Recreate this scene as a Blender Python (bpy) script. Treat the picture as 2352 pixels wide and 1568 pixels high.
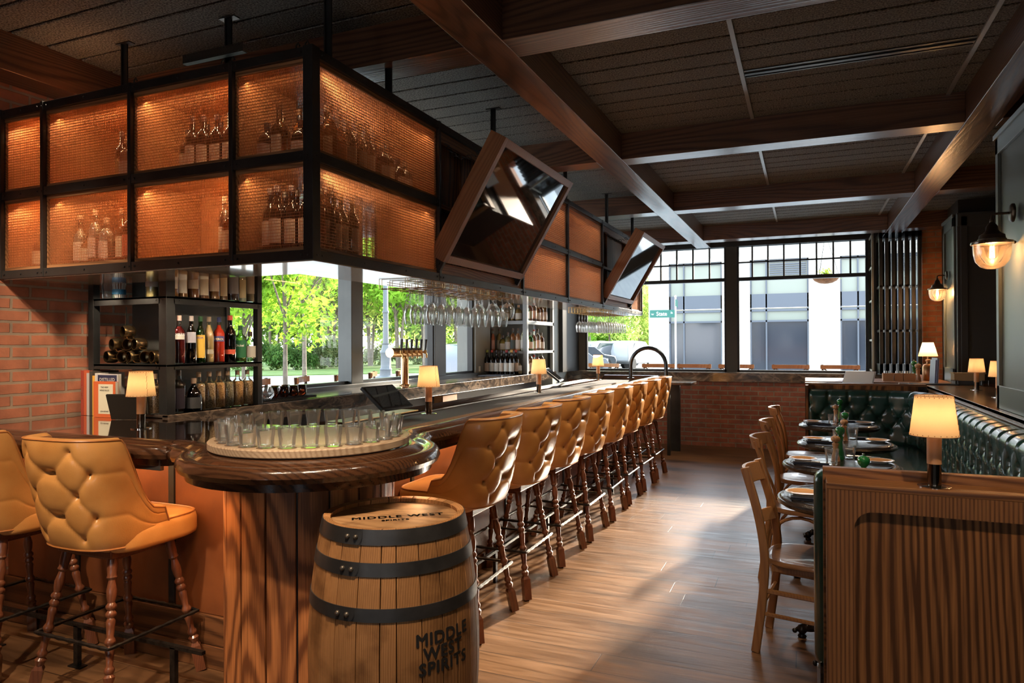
import bpy, bmesh, math, random
from mathutils import Vector, Matrix, Euler
random.seed(7)
for o in list(bpy.data.objects): bpy.data.objects.remove(o)
scn = bpy.context.scene
COL = scn.collection
PI = math.pi
# ---------------- camera, world, sun, exposure ----------------
cam_d = bpy.data.cameras.new('camera'); cam = bpy.data.objects.new('camera', cam_d); COL.objects.link(cam)
cam_d.sensor_width = 36.0; cam_d.lens = 1596.2/2352*36.0; cam_d.clip_start = .05; cam_d.clip_end = 400
def cam_matrix(yaw, pit, rol):
    cy, sy, cp, sp, cr, sr = math.cos(yaw), math.sin(yaw), math.cos(pit), math.sin(pit), math.cos(rol), math.sin(rol)
    F = Vector((-sy*cp, cy*cp, sp)); R0 = Vector((cy, sy, 0)); U0 = R0.cross(F)
    R = cr*R0+sr*U0; U = -sr*R0+cr*U0
    return Matrix((R, U, -F)).transposed()
cam.matrix_world = Matrix.Translation((0, 0, 1.48)) @ cam_matrix(.40008, .00399, -.00429).to_4x4()
scn.camera = cam
scn.view_settings.view_transform = 'Standard'; scn.view_settings.look = 'None'
scn.view_settings.exposure = 1.5; scn.view_settings.gamma = 1.0; scn.view_settings.use_curve_mapping = False
scn.cycles.transparent_max_bounces = 40; scn.cycles.max_bounces = 9; scn.cycles.diffuse_bounces = 5; scn.cycles.glossy_bounces = 4
scn.cycles.sample_clamp_indirect = 6
w = bpy.data.worlds.new('world'); scn.world = w; w.use_nodes = True
wn = w.node_tree.nodes; wl = w.node_tree.links
bg = wn['Background']; bg.inputs['Strength'].default_value = 2.6
tc = wn.new('ShaderNodeTexCoord'); sep = wn.new('ShaderNodeSeparateXYZ'); cr_ = wn.new('ShaderNodeValToRGB')
wl.new(tc.outputs['Generated'], sep.inputs[0]); wl.new(sep.outputs['Z'], cr_.inputs[0])
cr_.color_ramp.elements[0].color = (.95, .97, 1, 1); cr_.color_ramp.elements[1].color = (.62, .80, 1, 1)
cr_.color_ramp.elements[0].position = .02; cr_.color_ramp.elements[1].position = .7
wl.new(cr_.outputs[0], bg.inputs['Color'])
def light(name, kind, loc, energy, color, target=None, **kw):
    d = bpy.data.lights.new(name, kind); d.energy = energy; d.color = color
    for k, v in kw.items(): setattr(d, k, v)
    o = bpy.data.objects.new(name, d); COL.objects.link(o); o.location = loc
    if target is not None:
        o.rotation_euler = (Vector(target)-Vector(loc)).to_track_quat('-Z', 'Y').to_euler()
    return o
SUN = light('sun', 'SUN', (6, 40, 12), 10.5, (1, .86, .68), angle=.035)
SUN.rotation_euler = (-Vector((.22, .98, math.tan(math.radians(16.5))))).to_track_quat('-Z', 'Y').to_euler()
WARM = (1, .58, .28); WARM2 = (1, .78, .55); LAMPC = (1, .68, .38)
# recessed ceiling spots; the row aimed at the stool backs is added fill
for (x, y, tx, ty, e, sp, bl) in ((-.95, 1.1, -1.33, 2.15, 95, 40, .9), (-2.2, .35, -2.95, 2.1, 150, 42, .9), (-.55, 2.2, -.6, 2.5, 12, 90, .9),
                       (.3, 3.5, .25, 3.65, 26, 60, .6), (.3, 5.6, .27, 5.6, 22, 64, .7), (-1.0, 3.9, -1.15, 4.0, 42, 80, .9),
                       (-1.0, 6.1, -1.15, 6.2, 32, 80, .9), (-3.5, 2.45, -3.9, 2.5, 14, 90, .9), (.6, 1.2, .5, 2.9, 40, 70, .9), (-.62, 3.2, -1.75, 3.5, 60, 62, .9), (-.62, 4.7, -1.75, 5.0, 50, 62, .9), (-.62, 6.3, -1.75, 6.6, 45, 62, .9), (-.62, 7.9, -1.75, 8.1, 40, 62, .9), (.0, 9.2, -.3, 9.6, 26, 90, .9), (-4.0+.35, 1.2, -3.8, 1.8, 30, 80, .9)):
    light('ceiling_and_fill_light', 'SPOT', (x, y, 3.06), e, WARM2, (tx, ty, 0), spot_size=math.radians(sp), spot_blend=bl, shadow_soft_size=.05)

for loc, tgt, e, sp in (((-2.9, 1.2, 3.06), (-4.04, 2.25, 1.35), 55, 44), ((-3.1, 1.0, 3.06), (-3.65, 2.85, 1.25), 60, 34), ((-1.0, 1.7, 3.06), (-1.85, 2.25, 1.1), 30, 34), ((-1.7, .6, 3.06), (-2.0, 2.0, .55), 75, 30)):  # unseen fill spots added to brighten brick wall, bottle shelf and bar corner
    light('ceiling_and_fill_light', 'SPOT', loc, e, WARM2, tgt, spot_size=math.radians(sp), spot_blend=.8, shadow_soft_size=.04)
# ---------------- helpers ----------------
class MB:
    def __init__(s): s.v = []; s.f = []; s.m = []; s.cm = 0
    def add(s, vs, fs):
        b = len(s.v); s.v += [tuple(v) for v in vs]
        for f in fs: s.f.append([b+i for i in f]); s.m.append(s.cm)
        return s
    def box(s, x0, x1, y0, y1, z0, z1, M=None):
        vs = [Vector((x, y, z)) for z in (z0, z1) for y in (y0, y1) for x in (x0, x1)]
        if M is not None: vs = [M @ v for v in vs]
        return s.add(vs, [(0, 2, 3, 1), (4, 5, 7, 6), (0, 1, 5, 4), (2, 6, 7, 3), (0, 4, 6, 2), (1, 3, 7, 5)])
    def lathe(s, prof, c=(0, 0, 0), n=24, M=None, cap=True, a0=0, a1=2*PI):
        full = abs(a1-a0-2*PI) < 1e-6; k = n if full else n+1
        vs = []
        for (r, z) in prof:
            for i in range(k):
                a = a0+(a1-a0)*i/n; vs.append(Vector((c[0]+r*math.cos(a), c[1]+r*math.sin(a), c[2]+z)))
        if M is not None: vs = [M @ v for v in vs]
        fs = []
        for j in range(len(prof)-1):
            for i in range(n if full else n):
                i2 = (i+1) % k
                fs.append((j*k+i, j*k+i2, (j+1)*k+i2, (j+1)*k+i))
        if cap and full:
            if prof[0][0] > 1e-6: fs.append(tuple(range(k))[::-1])
            if prof[-1][0] > 1e-6: fs.append(tuple((len(prof)-1)*k+i for i in range(k)))
        return s.add(vs, fs)
    def tube(s, path, r, n=8, closed=False, caps=True, sq=1.0):
        P = [Vector(p) for p in path]; m = len(P); rs = r if isinstance(r, (list, tuple)) else [r]*m
        vs = []; prev = None
        for i, p in enumerate(P):
            if closed: t = P[(i+1) % m]-P[i-1]
            else: t = P[min(i+1, m-1)]-P[max(i-1, 0)]
            t.normalize()
            if prev is None:
                a = Vector((0, 0, 1)) if abs(t.z) < .9 else Vector((1, 0, 0))
                u = t.cross(a).normalized()
            else:
                u = prev-t*prev.dot(t)
                u = u.normalized() if u.length > 1e-6 else t.orthogonal().normalized()
            prev = u; wv = t.cross(u)
            for k in range(n):
                a = 2*PI*k/n+PI/n; vs.append(p+u*math.cos(a)*rs[i]+wv*math.sin(a)*rs[i]*sq)
        fs = []
        for i in range(m if closed else m-1):
            for k in range(n):
                k2 = (k+1) % n; i2 = (i+1) % m
                fs.append((i*n+k, i*n+k2, i2*n+k2, i2*n+k))
        if caps and not closed: fs.append(tuple(range(n))[::-1]); fs.append(tuple((m-1)*n+k for k in range(n)))
        return s.add(vs, fs)
    def prism(s, poly, z0, z1, M=None):
        n = len(poly); vs = [Vector((x, y, z0)) for x, y in poly]+[Vector((x, y, z1)) for x, y in poly]
        if M is not None: vs = [M @ v for v in vs]
        fs = [tuple(range(n))[::-1], tuple(range(n, 2*n))]+[(i, (i+1) % n, n+(i+1) % n, n+i) for i in range(n)]
        return s.add(vs, fs)
    def grid(s, fn, nu, nv, cu=False):
        vs = [fn(i/nu, j/nv) for j in range(nv+1) for i in range(nu if cu else nu+1)]; k = nu if cu else nu+1
        fs = [(j*k+i, j*k+(i+1) % k, (j+1)*k+(i+1) % k, (j+1)*k+i) for j in range(nv) for i in range(nu)]
        return s.add(vs, fs)
    def ball(s, c, r, n=12, sz=1.0, M=None):
        prof = [(r*math.sin(PI*i/(n//2)), -r*sz*math.cos(PI*i/(n//2))) for i in range(n//2+1)]
        prof[0] = (1e-4, prof[0][1]); prof[-1] = (1e-4, prof[-1][1])
        return s.lathe(prof, c, n, M)
    def build(s, name, mat, parent=None, loc=None, rot=None, smooth=None, bevel=0, seg=2, kind=None, sub=0):
        me = bpy.data.meshes.new(name); me.from_pydata(s.v, [], s.f); 
        mats = mat if isinstance(mat, (list, tuple)) else [mat]
        for m in mats: me.materials.append(m)
        if len(mats) > 1: me.polygons.foreach_set('material_index', s.m)
        bm = bmesh.new(); bm.from_mesh(me)
        bmesh.ops.recalc_face_normals(bm, faces=bm.faces); bm.to_mesh(me); bm.free()
        if smooth is not None:
            me.polygons.foreach_set('use_smooth', [True]*len(me.polygons))
            me.set_sharp_from_angle(angle=math.radians(smooth))
        me.update()
        o = bpy.data.objects.new(name, me); COL.objects.link(o)
        if parent is not None: o.parent = parent
        if loc is not None: o.location = loc
        if rot is not None: o.rotation_euler = rot
        if bevel:
            b = o.modifiers.new('bevel', 'BEVEL'); b.width = bevel; b.segments = seg; b.limit_method = 'ANGLE'; b.angle_limit = math.radians(40)
        if sub:
            b = o.modifiers.new('sub', 'SUBSURF'); b.levels = sub; b.render_levels = sub
        if kind: o['kind'] = kind
        return o
def tag(o, label, cat, group=None):
    o['label'] = label; o['category'] = cat
    if group: o['group'] = group
    return o
def thing(name, label, cat, loc=(0, 0, 0), rz=0, group=None):
    o = bpy.data.objects.new(name, None); COL.objects.link(o); o.empty_display_size = .1
    o.location = loc; o.rotation_euler = (0, 0, rz)
    return tag(o, label, cat, group)
def struct(o): o['kind'] = 'structure'; return o
def dup(root, loc, rz=0, label=None, group=None, scale=None):
    def cp(o, par):
        c = o.copy(); COL.objects.link(c); c.parent = par
        for ch in kids.get(o, ()): cp(ch, c)
        return c
    kids = {}
    def gather(o):
        kids[o] = [x for x in o.children]
        for x in kids[o]: gather(x)
    gather(root)
    r = cp(root, None); r.location = loc; r.rotation_euler = (0, 0, rz)
    if scale: r.scale = scale
    if label: r['label'] = label
    if group: r['group'] = group
    return r
FONT = {}
def text_mb(mb, txt, size, fn, bold=.0, align='CENTER', spacing=1.0, sub=0):
    """adds lettering to mb: 2-D glyph points (x,y) mapped by fn(x,y)->3-D"""
    cu = bpy.data.curves.new('t', 'FONT'); cu.body = txt; cu.size = size; cu.align_x = align; cu.space_character = spacing
    cu.resolution_u = 3; cu.fill_mode = 'FRONT'
    ob = bpy.data.objects.new('t', cu); COL.objects.link(ob)
    dg = bpy.context.evaluated_depsgraph_get(); me = bpy.data.meshes.new_from_object(ob.evaluated_get(dg))
    bpy.data.objects.remove(ob); bpy.data.curves.remove(cu)
    bm = bmesh.new(); bm.from_mesh(me)
    if sub: bmesh.ops.subdivide_edges(bm, edges=bm.edges, cuts=sub, use_grid_fill=True)
    bmesh.ops.triangulate(bm, faces=bm.faces)
    bm.verts.ensure_lookup_table()
    for dx, dy in (((0, 0), (bold, 0), (-bold, 0), (0, bold), (0, -bold)) if bold else ((0, 0),)):
        mb.add([fn(v.co.x+dx, v.co.y+dy) for v in bm.verts], [[v.index for v in f.verts] for f in bm.faces])
    bm.free(); bpy.data.meshes.remove(me)
    return mb
def arc(cx, cy, r, a0, a1, n): return [(cx+r*math.cos(a0+(a1-a0)*i/n), cy+r*math.sin(a0+(a1-a0)*i/n)) for i in range(n+1)]
def chaikin(p, k=2):
    for _ in range(k):
        q = [p[0]]
        for a, b in zip(p[:-1], p[1:]):
            q.append(tuple(a[i]*.75+b[i]*.25 for i in range(len(a)))); q.append(tuple(a[i]*.25+b[i]*.75 for i in range(len(a))))
        q.append(p[-1]); p = q
    return p

# ---------------- materials ----------------
MATS = {}
def mat(name, col=(.8, .8, .8), rough=.5, metal=0, spec=.5, emis=None, es=0, coat=0, sheen=0, sss=0):
    m = bpy.data.materials.new(name); m.use_nodes = True; b = m.node_tree.nodes['Principled BSDF']
    b.inputs['Base Color'].default_value = (*col, 1); b.inputs['Roughness'].default_value = rough; b.inputs['Metallic'].default_value = metal
    b.inputs['Specular IOR Level'].default_value = spec
    b.inputs['Coat Weight'].default_value = coat
    if emis: b.inputs['Emission Color'].default_value = (*emis, 1); b.inputs['Emission Strength'].default_value = es
    MATS[name] = m
    return m
class NT:
    def __init__(s, m): s.m = m; s.n = m.node_tree.nodes; s.l = m.node_tree.links; s.b = s.n.get('Principled BSDF')
    def new(s, t, **kw):
        x = s.n.new(t)
        for k, v in kw.items():
            if k.startswith('i_'): x.inputs[k[2:].replace('_', ' ')].default_value = v
            else: setattr(x, k, v)
        return x
    def link(s, a, b): s.l.new(a, b)
    def coords(s, scale=(1, 1, 1), swap=None, src='Object', loc=(0, 0, 0)):
        t = s.new('ShaderNodeTexCoord'); out = t.outputs[src]
        if swap:
            sp = s.new('ShaderNodeSeparateXYZ'); cb = s.new('ShaderNodeCombineXYZ'); s.link(out, sp.inputs[0])
            for i, a in enumerate(swap): s.link(sp.outputs['XYZ'.index(a)], cb.inputs[i])
            out = cb.outputs[0]
        mp = s.new('ShaderNodeMapping'); mp.inputs['Scale'].default_value = scale; mp.inputs['Location'].default_value = loc
        s.link(out, mp.inputs['Vector']); return mp.outputs[0]
    def ramp(s, fac, stops):
        r = s.new('ShaderNodeValToRGB'); e = r.color_ramp.elements
        while len(e) < len(stops): e.new(.5)
        for i, (p, c) in enumerate(stops): e[i].position = p; e[i].color = (*c, 1) if len(c) == 3 else c
        s.link(fac, r.inputs[0]); return r.outputs[0]
    def mix(s, fac, a, b, mode='MIX'):
        x = s.new('ShaderNodeMix', data_type='RGBA', blend_type=mode)
        for sk, v in ((0, fac), (6, a), (7, b)):
            if isinstance(v, (int, float)): x.inputs[sk].default_value = v
            elif isinstance(v, tuple): x.inputs[sk].default_value = (*v, 1)
            else: s.link(v, x.inputs[sk])
        return x.outputs[2]
    def bump(s, h, strength=.3, dist=.01):
        b = s.new('ShaderNodeBump'); b.inputs['Strength'].default_value = strength; b.inputs['Distance'].default_value = dist
        s.link(h, b.inputs['Height']); s.link(b.outputs[0], s.b.inputs['Normal']); return b
def wood(name, c1, c2, axis='X', scale=1.0, rough=.45, bump=.15, stretch=.06, contrast=(.35, .7), coat=0, vary=.25, dist=.10, ring=22, off=(.31, .27, .23), spec=.4, tilt=0):
    """growth rings round the grain axis, bent by slow noise, plus fine fibres"""
    m = mat(name, c1, rough, spec=spec, coat=coat); t = NT(m); ax = 'XYZ'.index(axis)
    sc = [1, 1, 1]; sc[ax] = stretch*2.2
    co = t.coords(tuple(sc), loc=tuple(0 if i == ax else off[i] for i in range(3)))
    if tilt: co.node.inputs['Rotation'].default_value = (tilt, tilt*.6, tilt*.4)
    nz = t.new('ShaderNodeTexNoise'); nz.inputs['Scale'].default_value = 3.0; nz.inputs['Detail'].default_value = 1.5; t.link(co, nz.inputs['Vector'])
    ad = t.new('ShaderNodeVectorMath', operation='MULTIPLY_ADD'); t.link(nz.outputs['Color'], ad.inputs[0]); ad.inputs[1].default_value = (dist*2.2,)*3; t.link(co, ad.inputs[2])
    wv = t.new('ShaderNodeTexWave', wave_type='RINGS', rings_direction=axis); wv.inputs['Scale'].default_value = ring; wv.inputs['Distortion'].default_value = .6
    wv.inputs['Detail'].default_value = 1; wv.inputs['Detail Scale'].default_value = 1
    t.link(ad.outputs[0], wv.inputs['Vector'])
    sc2 = [1, 1, 1]; sc2[ax] = .025; co2 = t.coords(tuple(sc2))
    fn = t.new('ShaderNodeTexNoise'); fn.inputs['Scale'].default_value = 170*scale/3; fn.inputs['Detail'].default_value = 4; t.link(co2, fn.inputs['Vector'])
    p = t.new('ShaderNodeMath', operation='POWER'); t.link(wv.outputs['Fac'], p.inputs[0]); p.inputs[1].default_value = 2.0
    k = t.new('ShaderNodeMath', operation='MULTIPLY_ADD'); t.link(p.outputs[0], k.inputs[0]); k.inputs[1].default_value = .42
    h = t.new('ShaderNodeMath', operation='MULTIPLY'); t.link(fn.outputs['Fac'], h.inputs[0]); h.inputs[1].default_value = .75; t.link(h.outputs[0], k.inputs[2])
    c = t.ramp(k.outputs[0], [(contrast[0], c1), (contrast[1]+.08, c2)])
    big = t.new('ShaderNodeTexNoise'); big.inputs['Scale'].default_value = 2.2; t.link(co, big.inputs['Vector'])
    d = t.ramp(big.outputs['Fac'], [(.3, (1-vary,)*3), (.7, (1+vary*.3,)*3)])
    t.link(t.mix(1.0, c, d, 'MULTIPLY'), t.b.inputs['Base Color'])
    if bump: t.bump(k.outputs[0], bump, .003)
    return m
def noisy(name, c1, c2, rough=.5, scale=8, metal=0, bump=0, bs=80, detail=4, spec=.5, coat=0, lo=.35, hi=.65):
    m = mat(name, c1, rough, metal, spec, coat=coat); t = NT(m); co = t.coords()
    nz = t.new('ShaderNodeTexNoise'); nz.inputs['Scale'].default_value = scale; nz.inputs['Detail'].default_value = detail; t.link(co, nz.inputs['Vector'])
    t.link(t.ramp(nz.outputs['Fac'], [(lo, c1), (hi, c2)]), t.b.inputs['Base Color'])
    if bump:
        n2 = t.new('ShaderNodeTexNoise'); n2.inputs['Scale'].default_value = bs; t.link(co, n2.inputs['Vector']); t.bump(n2.outputs['Fac'], bump, .003)
    return m
def bricks(name, swap, c1, c2, mortar, w=.205, h=.0675, mz=.0085):
    m = mat(name, c1, .85); t = NT(m); co = t.coords(swap=swap)
    b = t.new('ShaderNodeTexBrick'); b.inputs['Scale'].default_value = 1; b.inputs['Brick Width'].default_value = w; b.inputs['Row Height'].default_value = h
    b.inputs['Mortar Size'].default_value = mz; b.inputs['Mortar Smooth'].default_value = .25
    b.inputs['Color1'].default_value = (*c1, 1); b.inputs['Color2'].default_value = (*c2, 1); b.inputs['Mortar'].default_value = (*mortar, 1)
    nw = t.new('ShaderNodeTexNoise'); nw.inputs['Scale'].default_value = 14; t.link(co, nw.inputs['Vector'])
    ad = t.new('ShaderNodeVectorMath', operation='MULTIPLY_ADD'); t.link(nw.outputs['Color'], ad.inputs[0]); ad.inputs[1].default_value = (.008,)*3; t.link(co, ad.inputs[2])
    t.link(ad.outputs[0], b.inputs['Vector'])
    nz = t.new('ShaderNodeTexNoise'); nz.inputs['Scale'].default_value = 9; nz.inputs['Detail'].default_value = 6; t.link(co, nz.inputs['Vector'])
    v = t.ramp(nz.outputs['Fac'], [(.3, (.75, .75, .75)), (.7, (1.2, 1.15, 1.1))])
    t.link(t.mix(1, b.outputs['Color'], v, 'MULTIPLY'), t.b.inputs['Base Color'])
    inv = t.new('ShaderNodeMath', operation='MULTIPLY_ADD'); t.link(b.outputs['Fac'], inv.inputs[0]); inv.inputs[1].default_value = -1.0; t.link(nz.outputs['Fac'], inv.inputs[2])
    t.bump(inv.outputs[0], .8, .008)
    return m
def thin_glass(name, tint=(1, 1, 1), refl=1.0, rough=.0, ior=1.5, base=0.03, edge=0, haze=0):
    m = bpy.data.materials.new(name); m.use_nodes = True; t = NT(m); t.n.remove(t.b)
    out = t.n['Material Output']; tr = t.new('ShaderNodeBsdfTransparent'); tr.inputs[0].default_value = (*tint, 1)
    gl = t.new('ShaderNodeBsdfGlossy'); gl.inputs['Roughness'].default_value = rough; gl.inputs[0].default_value = (1, 1, 1, 1)
    fr = t.new('ShaderNodeFresnel'); fr.inputs[0].default_value = ior
    k = t.new('ShaderNodeMath', operation='MULTIPLY_ADD'); k.use_clamp = True; t.link(fr.outputs[0], k.inputs[0]); k.inputs[1].default_value = refl; k.inputs[2].default_value = base
    mx = t.new('ShaderNodeMixShader'); t.link(k.outputs[0], mx.inputs[0]); t.link(tr.outputs[0], mx.inputs[1]); t.link(gl.outputs[0], mx.inputs[2]); t.link(mx.outputs[0], out.inputs[0])
    if haze:  # white diffuse mixed in to lighten the glass as caught light would
        df = t.new('ShaderNodeBsdfDiffuse'); df.inputs[0].default_value = (.95, .97, .96, 1); m2 = t.new('ShaderNodeMixShader'); m2.inputs[0].default_value = haze
        t.link(mx.outputs[0], m2.inputs[1]); t.link(df.outputs[0], m2.inputs[2]); t.link(m2.outputs[0], out.inputs[0])
    if edge:
        lw = t.new('ShaderNodeLayerWeight'); lw.inputs[0].default_value = .35
        t.link(t.ramp(lw.outputs['Facing'], [(.35, tint), (.95, (edge*tint[0], edge*tint[1], edge*tint[2]))]), tr.inputs[0])
    return m
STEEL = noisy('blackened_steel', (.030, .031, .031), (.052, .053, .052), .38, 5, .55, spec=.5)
STEELG = noisy('grey_steel_panel', (.075, .082, .08), (.10, .108, .105), .42, 3, .2)
BLACK = mat('black_paint', (.012, .012, .012), .5)
BEAMX = wood('beam_fir_x', (.175, .078, .042), (.075, .032, .018), 'X', 2.2, .27, .35, .05, (.3, .72), vary=.3, coat=.6, ring=16, dist=.16, spec=.6)
BEAMY = wood('beam_fir_y', (.175, .078, .042), (.075, .032, .018), 'Y', 2.2, .27, .35, .05, (.3, .72), vary=.3, coat=.6, ring=16, dist=.16, spec=.6)
for _m in (BEAMX, BEAMY): _m.node_tree.nodes['Principled BSDF'].inputs['Coat Roughness'].default_value = .30
OAKX = wood('cabinet_oak_x', (.42, .20, .085), (.20, .085, .034), 'X', 3, .5, .2, .08, ring=20)
OAKY = wood('cabinet_oak_y', (.42, .20, .085), (.20, .085, .034), 'Y', 3, .5, .2, .08, ring=20)
OAKZ = wood('bar_oak_planks', (.50, .185, .060), (.15, .050, .018), 'Z', 3.2, .45, .35, .10, (.26, .66), ring=15, dist=.16, off=(1.885, -2.5, 0), spec=.3, tilt=.2)
SOFFIT = wood('soffit_oak', (.74, .60, .46), (.62, .49, .36), 'Y', 2, .09, .02, .06, (.3, .8), ring=10, spec=.6, coat=.6)
BARTOPY = wood('bartop_dark_y', (.060, .026, .013), (.022, .010, .006), 'Y', 3, .10, .04, .04, (.3, .8), coat=1, vary=.4)
BARTOPX = wood('bartop_dark_x', (.060, .026, .013), (.022, .010, .006), 'X', 3, .10, .04, .04, (.3, .8), coat=1, vary=.4)
RAILW = wood('bar_rail_wood', (.085, .034, .015), (.034, .014, .007), 'X', 3, .2, .12, .3, (.3, .75), coat=.6, ring=14)
DARKTAB = wood('ebonised_table', (.035, .024, .018), (.009, .008, .008), 'X', 5, .25, .5, .08, (.35, .6), coat=.3, ring=18)
CHAIRW = wood('beech_chair', (.38, .175, .062), (.25, .105, .036), 'Z', 5, .34, .05, .1, (.2, .9), coat=.3)
SEATW = wood('beech_seat', (.36, .18, .080), (.21, .095, .04), 'X', 4, .3, .08, .1, (.2, .9), coat=.3)
LEGW = wood('turned_leg_wood', (.17, .058, .026), (.10, .032, .015), 'Z', 4, .28, .05, .15, (.2, .9), coat=.4)
PARTX = wood('partition_oak_x', (.32, .135, .046), (.12, .046, .017), 'X', 3, .4, .25, .06, (.32, .72), ring=22, spec=.3)
PARTZ = wood('partition_oak_z', (.34, .140, .044), (.085, .032, .011), 'Z', 2.6, .5, .3, .07, (.26, .62), dist=.11, ring=13, off=(-.30, -2.44, 0), spec=.2, tilt=.42)
BARRELW = wood('barrel_oak', (.54, .26, .10), (.34, .155, .058), 'Z', 3, .55, .25, .06, (.25, .85), vary=.25, ring=45, dist=.03, spec=.25)
BARRELT = wood('barrel_head_oak', (.56, .31, .14), (.38, .19, .08), 'X', 3, .5, .2, .1, (.25, .85), vary=.3, ring=24, spec=.3)
HOOP = noisy('barrel_hoop_steel', (.045, .043, .042), (.085, .08, .078), .4, 9, .6)
RIVET = noisy('rivet_steel', (.20, .17, .14), (.12, .1, .08), .4, 40, .7)
TAN = noisy('tan_leather', (.44, .185, .045), (.58, .275, .080), .32, 5, bump=.12, bs=160, coat=.12, detail=6)
TANPIPE = mat('tan_leather_piping', (.38, .14, .035), .4)
GREEN = noisy('green_leather', (.012, .040, .032), (.020, .062, .050), .27, 6, bump=.05, bs=120, coat=.25)
RUST = noisy('cognac_wall_leather', (.19, .058, .016), (.115, .034, .010), .5, 4)
IRON = noisy('hammered_iron', (.02, .02, .02), (.05, .045, .04), .32, 30, .8, bump=.5, bs=60)
COPPER = mat('copper_mesh_wire', (.62, .31, .16), .42, .85)
BRASS = mat('aged_brass', (.55, .33, .12), .28, 1)
NICKEL = mat('polished_nickel', (.75, .72, .68), .12, 1)
BRONZE = mat('dark_bronze', (.07, .045, .028), .35, .8)
CHROME = mat('brushed_stainless', (.60, .61, .61), .26, 1)
COPPERTAP = mat('copper_tap', (.80, .47, .22), .2, 1)
GLASS = thin_glass('clear_glass', (.99, .995, .99), .75, .08, 1.45, .02, edge=.78, haze=.035)
WINDOWGL = thin_glass('window_pane_glass', (.985, .99, .985), .03, 0, 1.45, 0)
MIRROR = mat('dark_screen_glass', (.008, .009, .012), .03, 0, 1.0, coat=1)
BLACKGL = thin_glass('dark_green_bottle_glass', (.02, .03, .015), 1.2, .03)
AMBER = thin_glass('amber_spirit', (.55, .20, .04), .4, .1)
PAPER = mat('cream_label_paper', (.70, .64, .52), .7)
WHITEP = mat('white_paper', (.85, .85, .83), .6)
INK = mat('black_ink', (.012, .010, .009), .7)
STONE = None
# ---------------- more materials ----------------
def stone():
    m = mat('dark_veined_stone', (.05, .04, .035), .14, coat=.4); t = NT(m); co = t.coords((1.2, 1.2, 3))
    nz = t.new('ShaderNodeTexNoise'); nz.inputs['Scale'].default_value = 3; nz.inputs['Detail'].default_value = 8; nz.inputs['Distortion'].default_value = 2.2; t.link(co, nz.inputs['Vector'])
    t.link(t.ramp(nz.outputs['Fac'], [(.35, (.035, .030, .027)), (.52, (.12, .088, .066)), (.58, (.25, .18, .13)), (.66, (.075, .058, .048))]), t.b.inputs['Base Color'])
    return m
STONE = stone()
def floor_mat():
    m = mat('wide_oak_floor', (.3, .15, .07), .33); t = NT(m)
    co = t.coords()
    b = t.new('ShaderNodeTexBrick'); b.inputs['Scale'].default_value = 1; b.inputs['Brick Width'].default_value = 2.1; b.inputs['Row Height'].default_value = .19
    b.inputs['Mortar Size'].default_value = .0024; b.inputs['Mortar Smooth'].default_value = .1; b.offset = 0; b.offset_frequency = 2
    b.inputs['Color1'].default_value = (.150, .078, .036, 1); b.inputs['Color2'].default_value = (.105, .053, .024, 1); b.inputs['Mortar'].default_value = (.03, .016, .008, 1)
    # every board row starts at its own place along the room
    sp = t.new('ShaderNodeSeparateXYZ'); t.link(co, sp.inputs[0]); dv = t.new('ShaderNodeMath', operation='DIVIDE'); t.link(sp.outputs[1], dv.inputs[0]); dv.inputs[1].default_value = .19
    fl = t.new('ShaderNodeMath', operation='FLOOR'); t.link(dv.outputs[0], fl.inputs[0]); wn_ = t.new('ShaderNodeTexWhiteNoise', noise_dimensions='1D'); t.link(fl.outputs[0], wn_.inputs['W'])
    sh = t.new('ShaderNodeMath', operation='MULTIPLY_ADD'); t.link(wn_.outputs['Value'], sh.inputs[0]); sh.inputs[1].default_value = 2.1; t.link(sp.outputs[0], sh.inputs[2])
    cb = t.new('ShaderNodeCombineXYZ'); t.link(sh.outputs[0], cb.inputs[0]); t.link(sp.outputs[1], cb.inputs[1]); t.link(cb.outputs[0], b.inputs['Vector'])
    c2 = t.coords((.09, 1, 1)); n1 = t.new('ShaderNodeTexNoise'); n1.inputs['Scale'].default_value = 26; n1.inputs['Detail'].default_value = 5; n1.inputs['Distortion'].default_value = .8; t.link(c2, n1.inputs['Vector'])
    g = t.ramp(n1.outputs['Fac'], [(.3, (.62, .60, .58)), (.7, (1.25, 1.22, 1.18))])
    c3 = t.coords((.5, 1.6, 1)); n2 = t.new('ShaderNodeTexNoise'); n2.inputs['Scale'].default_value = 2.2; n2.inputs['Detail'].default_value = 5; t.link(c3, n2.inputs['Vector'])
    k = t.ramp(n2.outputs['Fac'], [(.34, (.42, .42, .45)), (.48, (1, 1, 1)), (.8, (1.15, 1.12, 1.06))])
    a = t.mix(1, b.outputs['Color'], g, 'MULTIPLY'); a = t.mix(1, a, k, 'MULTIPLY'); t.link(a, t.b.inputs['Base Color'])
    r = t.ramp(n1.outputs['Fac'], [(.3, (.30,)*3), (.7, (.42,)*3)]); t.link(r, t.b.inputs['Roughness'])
    hh = t.new('ShaderNodeMath', operation='MULTIPLY_ADD'); t.link(b.outputs['Fac'], hh.inputs[0]); hh.inputs[1].default_value = -2; t.link(n1.outputs['Fac'], hh.inputs[2])
    t.bump(hh.outputs[0], .35, .003)
    return m
def ceil_mat():
    m = mat('dark_fibre_ceiling', (.05, .05, .045), .9); t = NT(m); co = t.coords()
    n = t.new('ShaderNodeTexNoise'); n.inputs['Scale'].default_value = 110; n.inputs['Detail'].default_value = 2; t.link(co, n.inputs['Vector'])
    t.link(t.ramp(n.outputs['Fac'], [(.36, (.05, .05, .046)), (.66, (.25, .245, .22))]), t.b.inputs['Base Color'])
    t.bump(n.outputs['Fac'], .8, .006)
    return m
FLOORM = floor_mat(); CEILM = ceil_mat()
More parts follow.
